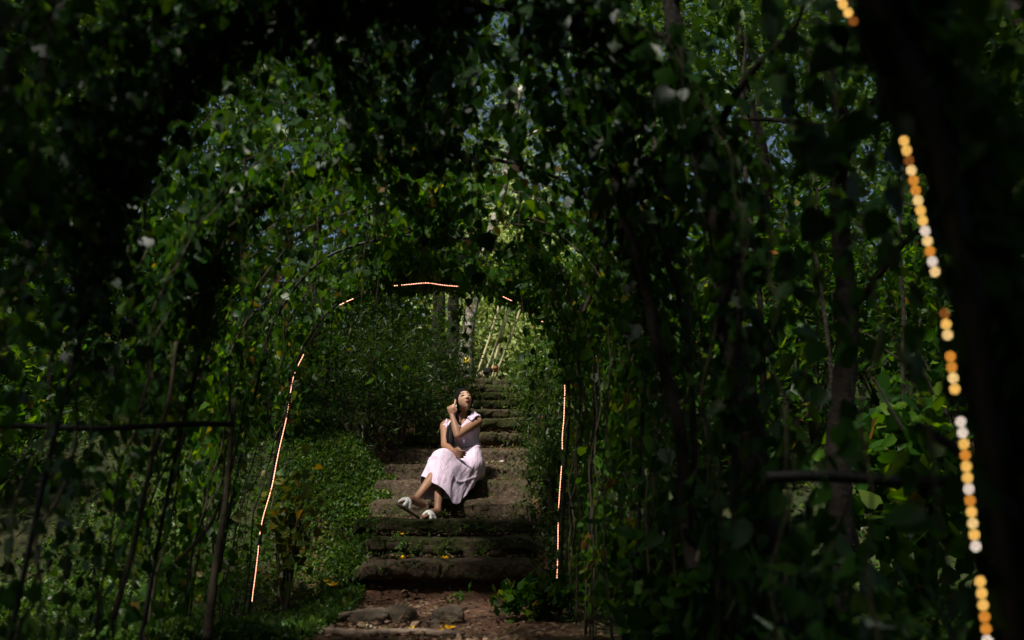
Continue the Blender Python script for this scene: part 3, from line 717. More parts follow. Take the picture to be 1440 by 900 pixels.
def on_treads():
    rg = RNG; P = []; T = []
    for k in range(14):
        x0 = at(STEP_X[k][0], STEP_Y[k], STEP_D[k])[0]; x1 = at(STEP_X[k][1], STEP_Y[k], STEP_D[k])[0]
        run = (STEP_D[k + 1] - STEP_D[k]) if k < 13 else .5
        n = 190; P.append(np.stack([rg.uniform(x0, x1, n), STEP_D[k] + run * np.sqrt(rg.uniform(.0, 1, n)), np.full(n, STEP_Z[k] + .012) + rg.uniform(.004, .03, n)], 1))
        n = 240; x = rg.uniform(x0 - .05, x1 + .05, n); c = vnoise(np.stack([x, 0 * x + k * 3.1, 0 * x], 1), 35, 2, 6)
        x = x[c > .1]; n = len(x); up = rg.uniform(0, 1, n) < .6
        T.append(np.stack([x, STEP_D[k] + np.where(up, run * .93, -.015) + rg.normal(0, .015, n), STEP_Z[k] + np.where(up, rg.uniform(.01, .05, n), rg.uniform(-.05, .01, n))], 1))
    P = np.concatenate(P); m = len(P)
    tag(leaves('leaf_litter', P, unit(rnd(m) * [1, 1, .25]), unit(rnd(m) * .35 + [0, -.1, 1]), rg.uniform(.015, .045, m), M['litter'], None, 'oval'), 'dead leaves and crumbs lying on the stone treads', None, None, 'stuff')
    T = np.concatenate(T); m = len(T)
    tag(leaves('ground_cover', T, unit(rnd(m) + [0, -.3, .5]), unit(rnd(m) * .6 + [0, -.5, 1]), rg.uniform(.012, .035, m), M['weed'], None, 'oval'), 'tiny weeds rooted in the joints of the stone steps', None, None, 'stuff')
on_treads()
# distant forest: one mass
def forest():
    n = 130000; rg = RNG
    ang = rg.uniform(R(-62), R(62), n); d = rg.uniform(15.5, 34, n) 
    x = np.sin(ang) * d; y = np.cos(ang) * d + 1.5
    z = ground_z(x, y) + rg.uniform(0, 1, n) ** 1.0 * 15
    c = vnoise(np.stack([x, y, z], 1), 55, 3, .8)
    k = c > np.where(z < 9, -.65, -.3); pos = np.stack([x, y, z], 1)[k]
    # the clearing at the stair head
    qx, qy = inv_px(pos); sk = (np.hypot((qx - 870) / 260, (qy - 170) / 150) < 1) & (rg.uniform(0, 1, len(pos)) < .5) & (vnoise(pos, 56, 2, 1.1) > -.25); pos = pos[~sk]
    cl = (np.abs(pos[:, 0] - .1 * (pos[:, 1] - 10)) < 2.2) & (pos[:, 1] < 21) & (pos[:, 2] < 6); pos = pos[~cl]
    m = len(pos)
    o = leaves('distant_forest', pos, rnd(m), unit(rnd(m) + np.array([0, -.5, .5])), rg.uniform(.18, .42, m), M['crown'], None, 'oval')
    tag(o, 'dense forest closing the view beyond the stairs', None, None, 'stuff')
forest()
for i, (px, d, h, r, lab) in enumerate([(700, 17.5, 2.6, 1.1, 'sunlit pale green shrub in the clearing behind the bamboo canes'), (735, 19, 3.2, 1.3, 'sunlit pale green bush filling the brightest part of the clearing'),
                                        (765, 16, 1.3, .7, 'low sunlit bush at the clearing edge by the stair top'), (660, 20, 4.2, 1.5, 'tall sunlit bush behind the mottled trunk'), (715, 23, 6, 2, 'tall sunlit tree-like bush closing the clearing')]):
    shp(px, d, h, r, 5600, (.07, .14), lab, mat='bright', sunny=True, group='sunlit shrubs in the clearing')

def shade_screen():  # unseen leaves added behind the camera to cut low sky light
    rg = RNG; n = 9000
    a = rg.uniform(R(95), R(265), n); d = rg.uniform(2.2, 3.6, n)
    x = -.4 + np.sin(a) * d * 1.3; y = -.6 + np.cos(a) * d; z = ground_z(x, y) + rg.uniform(0, 1, n) * 4.2
    P = np.stack([x, y, z], 1); o = leaves('shade_screen', P, rnd(n), unit(rnd(n) + [0, .4, .4]), rg.uniform(.12, .2, n), M['crown'], None, 'oval')
    tag(o, 'unseen leaf screen added behind the viewer to cut sky light', None, None, 'stuff')
shade_screen()
# trunks and canes at the stair head
def trunk(px, d, w, h, lean, label, bark):
    p = at(px, 717, d); tree(p[0], d, h, w, lean, label, (260, 1.3, .6, .4), bark, 'crown', 'trunks at the head of the stairs', limbs=4, fork=.6, carve=False)
trunk(652, 14.2, .10, 4.6, (.75, 0), 'mottled pale grey trunk at the stair head beside the bamboo canes', 'mottled')
trunk(632, 15.0, .10, 4.6, (0, 0), 'brown trunk beside the mottled pale trunk', 'bark')
trunk(614, 15.4, .12, 4.6, (-.1, 0), 'brown trunk farthest from the bamboo canes at the stair head', 'bark')
trunk(664, 14.6, .06, 2.2, (0, 0), 'short dark broken trunk between the mottled trunk and the bamboo canes', 'bark')
for i, (a, b, lab) in enumerate([((672, 508), (690, 455), 'bamboo cane nearest the mottled trunk'), ((680, 515), (702, 462), 'slim bamboo cane second from the mottled trunk'), ((690, 512), (704, 458), 'bamboo cane crossing behind its neighbours'),
                                 ((692, 517), (705, 456), 'upright pale bamboo cane above the terracotta pot'), ((695, 518), (718, 462), 'bamboo cane leaning toward the bright clearing')]):
    d = 13.6 + .12 * i; A, B = at(*a, d), at(*b, d); A[2] -= .15; B = B + (B - A) * .8
    t = thing('bamboo_cane', lab, 'cane', A, 'bamboo canes at the stair head')
    mb = MB(); P = np.linspace(A, B, 31); P[:, 0] += .05 * np.sin(np.linspace(0, 2, 31)); tube(mb, P, .017 * (1 + .15 * (np.arange(31) % 5 == 0)), 8); mb.build('culm', M['cane'], t)
    n = 60; q = B + RNG.normal(0, .28, (n, 3)); leaves('foliage', q, unit(rnd(n) + [0, 0, -.5]), rnd(n), RNG.uniform(.12, .22, n), M['crown'], t, 'lance')

# small things at the stair head
def sign():
    c = at(655.5, 507.5, 12.9); t = thing('marker_board', 'small square yellow board on a short stake at the stair head', 'sign', (c[0], c[1], c[2] - .35))
    mb = MB(); w = .04
    for s_ in (0,):
        ring = lambda y: np.array([(c[0] - w, y, c[2] - w), (c[0] + w, y, c[2] - w * .9), (c[0] + w, y, c[2] + w), (c[0] - w, y, c[2] + w * 1.05)])
        loft(mb, [ring(c[1] - .008), ring(c[1] + .008)])
    mb.build('board', M['yellow_paint'], t, False)
    mb = MB(); tube(mb, [c + [0, .018, -.42], c + [0, .018, .02]], .009, 8); mb.build('stake', M['bark'], t)
sign()
def pot():
    c = at(697, 523, 12.8); t = thing('terracotta_pot', 'small orange red terracotta pot on the top step by the bamboo canes', 'pot', c)
    th = np.linspace(0, 2 * math.pi, 20, endpoint=False); rr = [(.024, 0), (.034, .04), (.04, .05), (.04, .06), (.032, .06), (.028, .035)]
    mb = MB(); loft(mb, [np.stack([c[0] + r * np.cos(th), c[1] + r * np.sin(th), np.full(20, c[2] + z)], 1) for r, z in rr]); mb.build('pot_body', M['terracotta'], t)
    n = 40; q = c + np.array([0, 0, .1]) + RNG.normal(0, .03, (n, 3)); leaves('plant', q, unit(rnd(n) + [0, 0, 1.2]), rnd(n), RNG.uniform(.05, .1, n), M['vine'], t, 'lance')
pot()

# ------------------------------------------------------------------ rocks, roots, twigs, flowers
def rock(px, py, d, r, seed, label, mat='rock', rough=.2):
    c = at(px, py, d); g = float(ground_z(c[:1], c[1:2])[0])
    if d < 7.15: c[2] = g + r[2] * .35
    t = thing('rock', label, 'rock', (c[0], c[1], c[2] - r[2]), 'rocks on the path and stairs'); mb = MB(); loft(mb, stone_mesh(c, r, seed, rough)); mb.build('stone', M[mat], t)
rock(561, 857, 6.25, (.11, .09, .07), 31, 'mossy rounded rock on the dirt below the lowest step')
rock(520, 862, 6.15, (.12, .06, .05), 32, 'flat pale rock touching the roots below the lowest step')
rock(630, 862, 6.3, (.10, .08, .06), 33, 'brown rock half sunk in the path below the wide slab')
rock(613, 876, 6.0, (.035, .03, .03), 34, 'small pale pebble sunk in the middle of the path')
rock(440, 892, 5.6, (.06, .05, .03), 35, 'flat brown stone at the weedy path edge')
rock(686, 522, 12.7, (.06, .06, .05), 36, 'dark red brown rock on the top step beside the pot', 'bark')
rock(676, 526, 12.6, (.03, .03, .03), 37, 'small whitish stone on the top step', 'pale_stem')
def stickg(name, pts, r, label, mat, cat, group):
    P = np.array([(at(px, py, d)[0], d, 0) for px, py, d in pts]); P[:, 2] = ground_z(P[:, 0], P[:, 1]) + np.array([p[1] for p in pts]) * 0 + r * .6
    t = thing(name, label, cat, P[0], group); mb = MB(); tube(mb, P, np.linspace(r, r * .5, len(P)), 9, m=20); V = mb.V[0]; mb.V[0] = V + vnoise(V, 8, 2, 20)[:, None] * r * .25; mb.build('wood', M[mat], t)
stickg('tree_root', [(560, 0, 6.55), (545, 0, 6.45), (520, 0, 6.35), (498, 0, 6.2)], .038, 'thick pale root snaking over the red dirt below the lowest step', 'root', 'root', 'roots on the path')
stickg('tree_root', [(555, 0, 6.5), (540, 0, 6.3), (515, 0, 6.15)], .028, 'shorter root lying beside the thick pale root', 'root', 'root', 'roots on the path')
stickg('tree_root', [(585, 0, 6.4), (605, 0, 6.25), (625, 0, 6.0)], .022, 'thin brown root bending over the middle of the path', 'root', 'root', 'roots on the path')
stickg('tree_root', [(450, 0, 5.7), (520, 0, 5.55), (590, 0, 5.6), (660, 0, 5.5)], .03, 'long root lying across the path nearest the viewer', 'root', 'root', 'roots on the path')
stickg('twig', [(537, 0, 6.0), (560, 0, 5.75)], .014, 'straight pale broken twig on the red dirt', 'pale_stem', 'twig', 'fallen twigs')
stickg('twig', [(690, 0, 5.3), (740, 0, 5.7), (790, 0, 6.3)], .006, 'long thin twig on the dark side of the path', 'root', 'twig', 'fallen twigs')
stickg('twig', [(500, 0, 6.9), (540, 0, 6.75)], .006, 'thin twig lying against the lowest riser', 'root', 'twig', 'fallen twigs')
stickg('twig', [(495, 0, 5.8), (508, 0, 5.95)], .008, 'short grey twig among dead leaves on the path', 'root', 'twig', 'fallen twigs')
def flower(c, n, r, mat, label, name='fallen_flower'):
    th = thing(name, label, 'flower', c, 'fallen flowers'); a = np.linspace(0, 6.28, n, endpoint=False) + RNG.uniform(0, 1)
    ax = np.stack([np.cos(a), np.sin(a), RNG.uniform(.2, .9, n)], 1); leaves('petals', np.repeat(np.asarray(c)[None], n, 0), ax, np.repeat([[0, 0, 1.]], n, 0) + rnd(n) * .2, np.full(n, r), M[mat], th, 'oval')
def on_step(px, k, back=.05):
    p = at(px, STEP_Y[k], STEP_D[k] + back); return np.array([p[0], STEP_D[k] + back, STEP_Z[k] + .02])
def on_ground(px, d, lift=.02):
    p = at(px, 800, d); return np.array([p[0], d, float(ground_z(p[:1], np.array([d]))[0]) + lift])
flower(on_step(565, 1), 6, .028, 'petal', 'yellow fallen flower on the second step')
flower(on_step(626, 0, .06), 6, .04, 'petal', 'bright yellow fallen flower on the lowest slab edge')
flower(on_step(566, 0, .08), 5, .05, 'petal', 'flattened yellow fallen flower beside the seedling tuft on the lowest step')
flower(on_ground(632, 5.75), 6, .05, 'petal', 'bright yellow fallen flower nearest the viewer on the path')
flower(on_ground(622, 5.65), 4, .04, 'petal', 'torn yellow fallen petals beside the nearest yellow flower')
flower(on_ground(580, 5.75), 4, .03, 'petal', 'small dull yellow fallen flower in the middle of the path')
flower(on_ground(470, 6.9, .14), 7, .055, 'petal', 'yellow flower cluster in the weeds at the path edge')
flower(on_ground(459, 6.95, .16), 6, .04, 'petal', 'paler yellow flower above the weeds at the path edge')
flower(on_step(692, 5, -.03), 4, .03, 'pale_petal', 'pale pink petal on the step behind the woman, nearer to her')
flower(on_step(705, 5, -.03), 5, .034, 'pale_petal', 'larger pale pink petal on the step behind the woman')
flower(on_step(707, 2, .1), 4, .03, 'pale_petal', 'pinkish fallen petal on the step level with her sandals')
def seedling(c, h, n, ls, label, mat='weed'):
    th = thing('seedling', label, 'plant', c, 'seedlings on the steps'); mb = MB()
    for k in range(3): tube(mb, [c, c + np.array([RNG.normal(0, .02), RNG.normal(0, .02) - .02, h * RNG.uniform(.5, .9)])], .002, 5)
    mb.build('stem', M['stem'], th)
    pos = c + RNG.normal(0, 1, (n, 3)) * np.array([h * .4, h * .2, h * .25]) + np.array([0, -.03, h * .55])
    leaves('foliage', pos, unit(rnd(n) + [0, -.2, .3]), unit(rnd(n) * .5 + [0, -.4, 1]), RNG.uniform(ls * .6, ls, n), M[mat], th, 'oval')
for px, k, bk, h, n, ls, lab in [(662, 1, .26, .14, 12, .07, 'bright upright seedling against the mossy riser below her sandals'), (686, 1, .2, .08, 14, .05, 'small seedling low on the riser beside the bright upright one'),
                                 (698, 1, .03, .07, 12, .05, 'pale green seedling at the second step edge'), (572, 0, .02, .16, 70, .05, 'trailing seedling tuft hanging over the lowest step'),
                                 (620, 0, .24, .11, 24, .05, 'seedling rooted in the dark crack above the wide slab'), (677, 0, .26, .14, 26, .055, 'leafy seedling behind the wide slab'),
                                 (522, 1, .05, .14, 30, .06, 'seedling cluster at the weedy end of the second step'), (545, 2, .1, .08, 20, .04, 'tiny seedling beside her tilted sandal'),
                                 (625, 2, -.03, .05, 14, .035, 'tiny moss tuft hanging below her planted foot'), (640, 1, .2, .07, 20, .04, 'tiny fern sprig in the riser hollow below her planted foot')]:
    seedling(on_step(px, k, bk), h, n, ls, lab)
seedling(on_ground(645, 6.75), .12, 40, .05, 'low dark seedling on the dirt under the wide slab', 'vine')

# ------------------------------------------------------------------ the woman
def W(cx_, cy_, d): return at(540 + cx_ / 4.0909, 530 + cy_ / 4.0909, d)
def skin_mat():
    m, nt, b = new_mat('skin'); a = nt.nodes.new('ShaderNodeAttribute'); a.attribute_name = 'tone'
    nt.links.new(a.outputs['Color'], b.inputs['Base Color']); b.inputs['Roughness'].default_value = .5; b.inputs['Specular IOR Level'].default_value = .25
    nn = noise_node(nt, 140, 4); bump(nt, b, nn.outputs['Fac'], .15, .002)
    b.inputs['Subsurface Weight'].default_value = .08; b.inputs['Subsurface Radius'].default_value = (.02, .008, .004)
    return m
def hair_mat():
    m, nt, b = new_mat('black_hair'); n = noise_node(nt, 60, 3); rp = ramp(nt, [(.3, (.003, .003, .003)), (.7, (.009, .008, .009))])
    nt.links.new(n.outputs['Fac'], rp.inputs['Fac']); nt.links.new(rp.outputs['Color'], b.inputs['Base Color']); b.inputs['Roughness'].default_value = .55; b.inputs['Specular IOR Level'].default_value = .07
    bump(nt, b, n.outputs['Fac'], .4, .005); return m
def gingham():
    m, nt, b = new_mat('pink_gingham')
    uv = nt.nodes.new('ShaderNodeAttribute'); uv.attribute_name = 'weave'
    sep = nt.nodes.new('ShaderNodeSeparateXYZ'); nt.links.new(uv.outputs['Vector'], sep.inputs[0])
    fs = []
    for ax in ('X', 'Y'):
        s_ = nt.nodes.new('ShaderNodeMath'); s_.operation = 'MULTIPLY'; s_.inputs[1].default_value = 1 / .014; nt.links.new(sep.outputs[ax], s_.inputs[0])
        f_ = nt.nodes.new('ShaderNodeMath'); f_.operation = 'FRACT'; nt.links.new(s_.outputs[0], f_.inputs[0])
        g_ = nt.nodes.new('ShaderNodeMath'); g_.operation = 'GREATER_THAN'; g_.inputs[1].default_value = .5; nt.links.new(f_.outputs[0], g_.inputs[0]); fs.append(g_)
    ad = nt.nodes.new('ShaderNodeMath'); ad.operation = 'ADD'; nt.links.new(fs[0].outputs[0], ad.inputs[0]); nt.links.new(fs[1].outputs[0], ad.inputs[1])
    dv = nt.nodes.new('ShaderNodeMath'); dv.operation = 'MULTIPLY'; dv.inputs[1].default_value = .5; nt.links.new(ad.outputs[0], dv.inputs[0])
    rp = ramp(nt, [(0, (.68, .57, .67)), (.5, (.60, .47, .58)), (1, (.47, .33, .45))]); nt.links.new(dv.outputs[0], rp.inputs['Fac'])
    nt.links.new(rp.outputs['Color'], b.inputs['Base Color']); b.inputs['Roughness'].default_value = .85; b.inputs['Specular IOR Level'].default_value = .15
    n = noise_node(nt, 90, 3); bump(nt, b, n.outputs['Fac'], .4, .006)
    return m
M['skin'] = skin_mat(); M['hair'] = hair_mat(); M['gingham'] = gingham()
M['white_leather'] = plain('white_leather', (.78, .77, .74), .5); M['sole'] = plain('brown_sole', (.09, .055, .035), .6); M['pearl'] = plain('pearl', (.8, .78, .74), .2, .6)
M['necklace'] = plain('necklace_gold', (.5, .33, .14), .3, .5, .8)

woman = thing('person', 'woman in pink checked dress sitting on stone stairs, face tilted up, hand at ear', 'person', W(500, 600, 8.7))

HC = W(457, 135, 8.83)                                  # head centre
hf = unit(np.array([.34, -.82, .42])); up0 = np.array([-.12, 0, 1.0])
hu = unit(up0 - hf * (up0 @ hf)); hr = np.cross(hf, hu)  # forward, up, her left(+)/right
HS = .98
def H(x, y, z): return HC + HS * (hr * x + hf * y + hu * z)
# joints
NB, NT = W(448, 246, 8.90), W(452, 190, 8.88)
CH, WA, PE = W(455, 315, 8.90), W(470, 405, 8.90), W(482, 548, 8.86)
LS, LE, LW = W(538, 256, 8.86), W(424, 338, 8.66), W(392, 222, 8.74)
RS, RE, RW = W(354, 280, 8.88), W(350, 398, 8.70), W(402, 428, 8.50)
LH, LK, LA = W(500, 552, 8.78), W(338, 462, 8.44), W(308, 775, 8.20)
RH, RK, RA = W(450, 550, 8.78), W(346, 500, 8.40), W(186, 702, 8.16)

def body():
    mb = MB(); n = 20; th = np.linspace(0, 2 * math.pi, n, endpoint=False)
    def ell(c, rx, ry, tilt=0): return np.stack([c[0] + rx * np.cos(th), c[1] + ry * np.sin(th), c[2] + tilt * np.cos(th)], 1)
    shc = (LS + RS) / 2
    tors = [(PE - [0, 0, .09], .10, .09), (PE, .135, .115), (PE * .5 + WA * .5, .145, .11), (WA, .108, .088), ((WA + CH) / 2, .115, .092), (CH, .132, .102), (CH * .45 + shc * .55, .135, .09), (shc + [0, 0, .0], .115, .062), (NB + [0, 0, .012], .05, .048)]
    X = catmull(np.array([[*c, a, b_] for c, a, b_ in tors]), 40)
    loft(mb, [ell(x[:3], x[3], x[4], .02) for x in X])
    tube(mb, [NB - [0, 0, .03], NB * .5 + NT * .5, NT, HC + hu * -.03], [.054, .045, .045, .05], 16, m=12, round_cap=True)
    for sgn in (-1, 1): ellipsoid(mb, CH + np.array([sgn * .058 + .0, -.075, .01]), (.055, .045, .055))
    for s_, e, w in ((LS, LE, LW), (RS, RE, RW)):
        tube(mb, [shc * .45 + s_ * .55, s_, s_ * .7 + e * .3, s_ * .3 + e * .7, e], [.05, .047, .043, .037, .034], 14, m=24, round_cap=True)
        tube(mb, [e, e * .7 + w * .3, e * .3 + w * .7, w], [.034, .036, .027, .022], 14, m=20, round_cap=True)
    for h, k, a in ((LH, LK, LA), (RH, RK, RA)):
        tube(mb, [h, h * .6 + k * .4, h * .25 + k * .75, k], [.076, .072, .060, .052], 16, m=24, round_cap=True)
        cb = unit(np.cross(np.cross(k - h, a - k), a - k)) * .014
        tube(mb, [k, k * .7 + a * .3 , k * .35 + a * .65, a * .85 + k * .15, a], [.052, .054, .042, .032, .031], 16, m=26, round_cap=True)
    # feet
    def foot(a, heel, ball, toe, side):
        tube(mb, [a, a * .4 + heel * .6, heel], [.031, .032, .030], 12, m=8, round_cap=True)
        mid = a * .45 + ball * .55; mid[2] = max(mid[2], ball[2]) + .012
        tube(mb, [heel, (heel + mid) / 2, mid, ball], [.030, .033, .031, .026], 12, m=14, round_cap=True)
        tube(mb, [a, mid, ball], [.029, .028, .022], 12, m=10, round_cap=True)
        fd = unit(toe - ball); sd = unit(np.cross(fd, [0, 0, 1]))
        tube(mb, [ball - sd * .03, ball + sd * .03], [.019, .019], 12, round_cap=True)
        for i in range(5):
            o = sd * (i - 2) * .0155 * side; L = [1.0, .95, .85, .75, .62][i]; r = [.0105, .0085, .0080, .0075, .0070][i]
            tube(mb, [ball + o * .9, ball + o + (toe - ball) * .6 * L + [0, 0, .004], ball + o + (toe - ball) * L - [0, 0, .003]], [r * 1.1, r, r * .9], 8, m=6, round_cap=True)
    foot(LA, W(318, 800, 8.23), W(248, 800, 8.10), W(216, 806, 8.04), 1)
    foot(RA, W(222, 734, 8.20), W(128, 722, 8.10), W(88, 716, 8.05), 1)
    # hands: palm plus five curled fingers
    def hand(w, kn, across, nrm, curls, thumb, lens=(.072, .080, .075, .060), spread=.0):
        """w wrist, kn knuckle centre, across unit vector from index to little finger, nrm palm-side normal"""
        fd = unit(kn - w); across = unit(across - fd * (across @ fd)); nrm = unit(np.cross(fd, across)) * (1 if np.cross(fd, across) @ nrm > 0 else -1)
        rings = []
        for f_, wd, tk in ((0, .022, .018), (.3, .030, .016), (.7, .038, .0145), (1.0, .037, .012)):
            c = w * (1 - f_) + kn * f_
            t2 = np.linspace(0, 2 * math.pi, 16, endpoint=False); rings.append(c + np.outer(np.cos(t2), across) * wd + np.outer(np.sin(t2), nrm) * tk)
        loft(mb, rings)
        for i in range(4):
            b0 = kn - fd * .012 + across * (i - 1.5) * .0195; p = b0; ang = 0; P = [b0, kn + across * (i - 1.5) * .0195]; p = P[1]
            for j, fr in enumerate((.45, .32, .23)):
                ang += curls[i][j]; dv = fd * math.cos(ang) + nrm * math.sin(ang) + across * spread * (i - 1.5)
                p = p + unit(dv) * lens[i] * fr; P.append(p)
            tube(mb, P, [.0095, .0095, .0088, .0078, .0064], 9, m=14, round_cap=True)
        T = [w * .7 + kn * .3 - across * .018, w * .45 + kn * .55 - across * .038 + nrm * .012] + [w * .45 + kn * .55 - across * .04 + fd * thumb[0] - across * thumb[1] + nrm * thumb[2] * .5, w * .45 + kn * .55 - across * .038 + fd * thumb[0] * 1.9 - across * thumb[1] * 1.3 + nrm * thumb[2]]
        tube(mb, T, [.014, .0125, .010, .0075], 9, m=12, round_cap=True)
    # raised hand behind the ear: index finger pointing up along the ear, the others bent over
    hand(LW, W(386, 178, 8.74), np.array([-1, .25, -.1]), np.array([.1, 1, -.1]), [(.25, .3, .25), (.8, .7, .4), (1.0, .8, .5), (1.1, .8, .5)], (.02, -.004, .02), spread=.12)
    # lap hand
    hand(RW, W(424, 440, 8.44), np.array([.2, -.2, -1]), np.array([.6, .6, -.3]), [(.35, .5, .3), (.45, .6, .3), (.5, .6, .4), (.55, .7, .4)], (.022, .0, .02))
    # head
    nu, nv = 48, 36; tt = np.linspace(0, 2 * math.pi, nu, endpoint=False); ph = np.linspace(.03, math.pi - .03, nv)
    D = np.stack([np.outer(np.sin(ph), np.cos(tt)), np.outer(np.sin(ph), np.sin(tt)), np.outer(np.cos(ph), np.ones(nu))], -1)
    x, y, z = D[..., 0].copy(), D[..., 1].copy(), D[..., 2].copy()
    low = np.clip(-z, 0, 1)
    X = x * .073 * (1 - .40 * low ** 1.4); Y = y * np.where(y > 0, .088, .096); Z = z * np.where(z > 0, .103, .110)
    Y = np.where(y > 0, Y * (1 - .06 * low) + .012 * low ** 2, Y * (1 - .45 * low))
    Z = np.where(y < 0, Z * (1 - .25 * low), Z)
    g = lambda cx_, cz, s1, s2: np.exp(-((X - cx_) / s1) ** 2 - ((Z - cz) / s2) ** 2) * (y > 0)
    Y = Y - .008 * (g(.031, .012, .018, .012) + g(-.031, .012, .018, .012)) + .004 * g(0, .034, .05, .010) + .004 * (g(.04, -.02, .02, .018) + g(-.04, -.02, .02, .018)) + .005 * g(0, -.098, .02, .014)
    Y = Y + .004 * g(0, -.055, .024, .014)
    loft(mb, np.stack([H(a, b_, c) for a, b_, c in zip(X.ravel(), Y.ravel(), Z.ravel())]).reshape(nv, nu, 3))
    tube(mb, [H(0, .082, .022), H(0, .090, .0), H(0, .095, -.018), H(0, .094, -.026)], [.008, .0085, .0105, .009], 12, m=12, round_cap=True)
    for s_ in (-1, 1):
        ellipsoid(mb, H(s_ * .011, .091, -.025), (.008, .008, .007))
        ellipsoid(mb, H(s_ * .031, .076, .010), (.016, .010, .009), np.stack([hr, hf, hu]))
        ax = np.stack([hr, hf, hu]); ellipsoid(mb, H(s_ * .074, -.006, .0), (.009, .020, .032), ax)
    ellipsoid(mb, H(0, .0885, -.050), (.019, .0065, .0050), np.stack([hr, hf, hu])); ellipsoid(mb, H(0, .087, -.060), (.016, .007, .0056), np.stack([hr, hf, hu]))
    tmp = mb.build('body', M['skin'], woman, True)
    md = tmp.modifiers.new('r', 'REMESH'); md.mode = 'VOXEL'; md.voxel_size = .0045; md.use_smooth_shade = True
    sm = tmp.modifiers.new('s', 'SMOOTH'); sm.factor = .5; sm.iterations = 3
    dg = bpy.context.evaluated_depsgraph_get(); ev = tmp.evaluated_get(dg)
    me = bpy.data.meshes.new_from_object(ev)
    tmp.modifiers.clear(); old = tmp.data; tmp.data = me; bpy.data.meshes.remove(old); me.name = 'body'
    if not me.materials: me.materials.append(M['skin'])
    V = np.zeros(len(me.vertices) * 3, np.float32); me.vertices.foreach_get('co', V); V = V.reshape(-1, 3) + ORI[woman.name]
    L = (V - HC) / HS; lx, ly, lz = L @ hr, L @ hf, L @ hu
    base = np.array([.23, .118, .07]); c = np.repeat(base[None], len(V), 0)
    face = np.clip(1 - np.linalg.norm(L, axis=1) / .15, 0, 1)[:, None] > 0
    c = np.where(face, np.array([.44, .255, .165]), c)  # face skin lightened: light on the upturned face put into its colour
    def paint(mask, col):
        w = np.clip(mask, 0, 1)[:, None]; return c * (1 - w) + np.array(col) * w
    front = (ly > .05)
    e = lambda cx_, cz, s1, s2: np.exp(-(((lx - cx_) / s1) ** 2 + ((lz - cz) / s2) ** 2) ** 2) * front
    c = paint(e(0, -.055, .0205, .0115) * 1.3, (.16, .028, .028))
    for s_ in (-1, 1):
        c = paint(e(s_ * .033, .031 - .18 * 0, .021, .0062) * 1.4, (.012, .009, .008))
        c = paint(e(s_ * .032, .003, .019, .0055) * 1.4, (.01, .008, .008))
        c = paint(e(s_ * .010, -.031, .006, .004) * .7, (.1, .04, .03))
        c = paint(e(s_ * .031, .015, .02, .010) * .35, (.2, .09, .06))
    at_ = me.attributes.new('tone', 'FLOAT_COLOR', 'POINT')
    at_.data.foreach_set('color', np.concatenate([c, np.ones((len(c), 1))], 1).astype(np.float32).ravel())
    return tmp
body_o = body()

# hair: cap, bun-less fall behind, long lock down her side
def hair():
    mb = MB(); nu, nv = 40, 26; tt = np.linspace(0, 2 * math.pi, nu, endpoint=False); ph = np.linspace(.02, 2.15, nv)
    rings = []
    for p in ph:
        x = np.sin(p) * np.cos(tt); y = np.sin(p) * np.sin(tt); z = np.cos(p) * np.ones(nu)
        # pull the front edge back to the hairline
        hl = np.clip((y - .25) / .5, 0, 1)
        lim = 1.36 - .44 * hl
        pp = np.minimum(p, np.where(y > .0, lim + (1 - np.clip(y, 0, 1)) * .55, 2.15))
        x = np.sin(pp) * np.cos(tt); y = np.sin(pp) * np.sin(tt); z = np.cos(pp)
        rings.append(np.stack([H(a * (.080 if a > 0 else .085), b_ * (.096 if b_ > 0 else .122), c * .118) for a, b_, c in zip(x, y, z)]))
    loft(mb, rings, True)
    tube(mb, [H(0, -.08, -.01), H(.0, -.11, -.05), W(425, 225, 9.02), W(440, 265, 9.05)], [.06, .058, .05, .04], 14, m=14, round_cap=True)
    tube(mb, [H(-.035, -.07, -.03), W(412, 205, 8.88), W(408, 245, 8.82), W(385, 300, 8.76), W(380, 350, 8.72), W(386, 400, 8.69), W(392, 415, 8.68)], [.034, .032, .028, .034, .036, .028, .006], 12, m=40, round_cap=True)
    tube(mb, [H(.05, -.06, -.03), W(494, 215, 8.97), W(512, 235, 9.0)], [.03, .032, .02], 12, m=12, round_cap=True)
    # separate strands over the cap and down the long lock
    rg = np.random.default_rng(21)
    lock = catmull(np.array([H(-.045, -.06, .0), W(412, 205, 8.87), W(408, 245, 8.81), W(385, 300, 8.75), W(380, 350, 8.71), W(385, 395, 8.68), W(390, 425, 8.67)]), 24)
    for k in range(46):
        off = rg.normal(0, .017, 3); wv = np.linspace(.6, 1.25, 24)[:, None]
        e_ = int(rg.integers(18, 25)); P = (lock + off * wv + np.stack([np.sin(np.linspace(0, 5, 24) + rg.uniform(0, 6)) * .004] * 3, 1))[:e_]
        tube(mb, P, np.linspace(.006, .0015, len(P)), 5)
    for k in range(60):
        a = rg.uniform(-1.3, 1.3); p0 = np.array([math.sin(a * .2) * .02, .05, .10]); tt = np.linspace(0, 1, 9)
        sx = math.copysign(1, a); th_ = .15 + tt * 1.75; yy = .055 - .115 * abs(a) / 1.3 * 1.0 - .03 * tt
        P = [H(sx * .0805 * math.sin(t) * math.sqrt(max(0.05, 1 - (y / .118) ** 2)), y, .1155 * math.cos(t) * math.sqrt(max(0.05, 1 - (y / .118) ** 2))) for t, y in zip(th_, yy)]
        tube(mb, P, np.linspace(.0022, .0030, 9), 4)
    return mb.build('hair', M['hair'], woman, True)
hair()

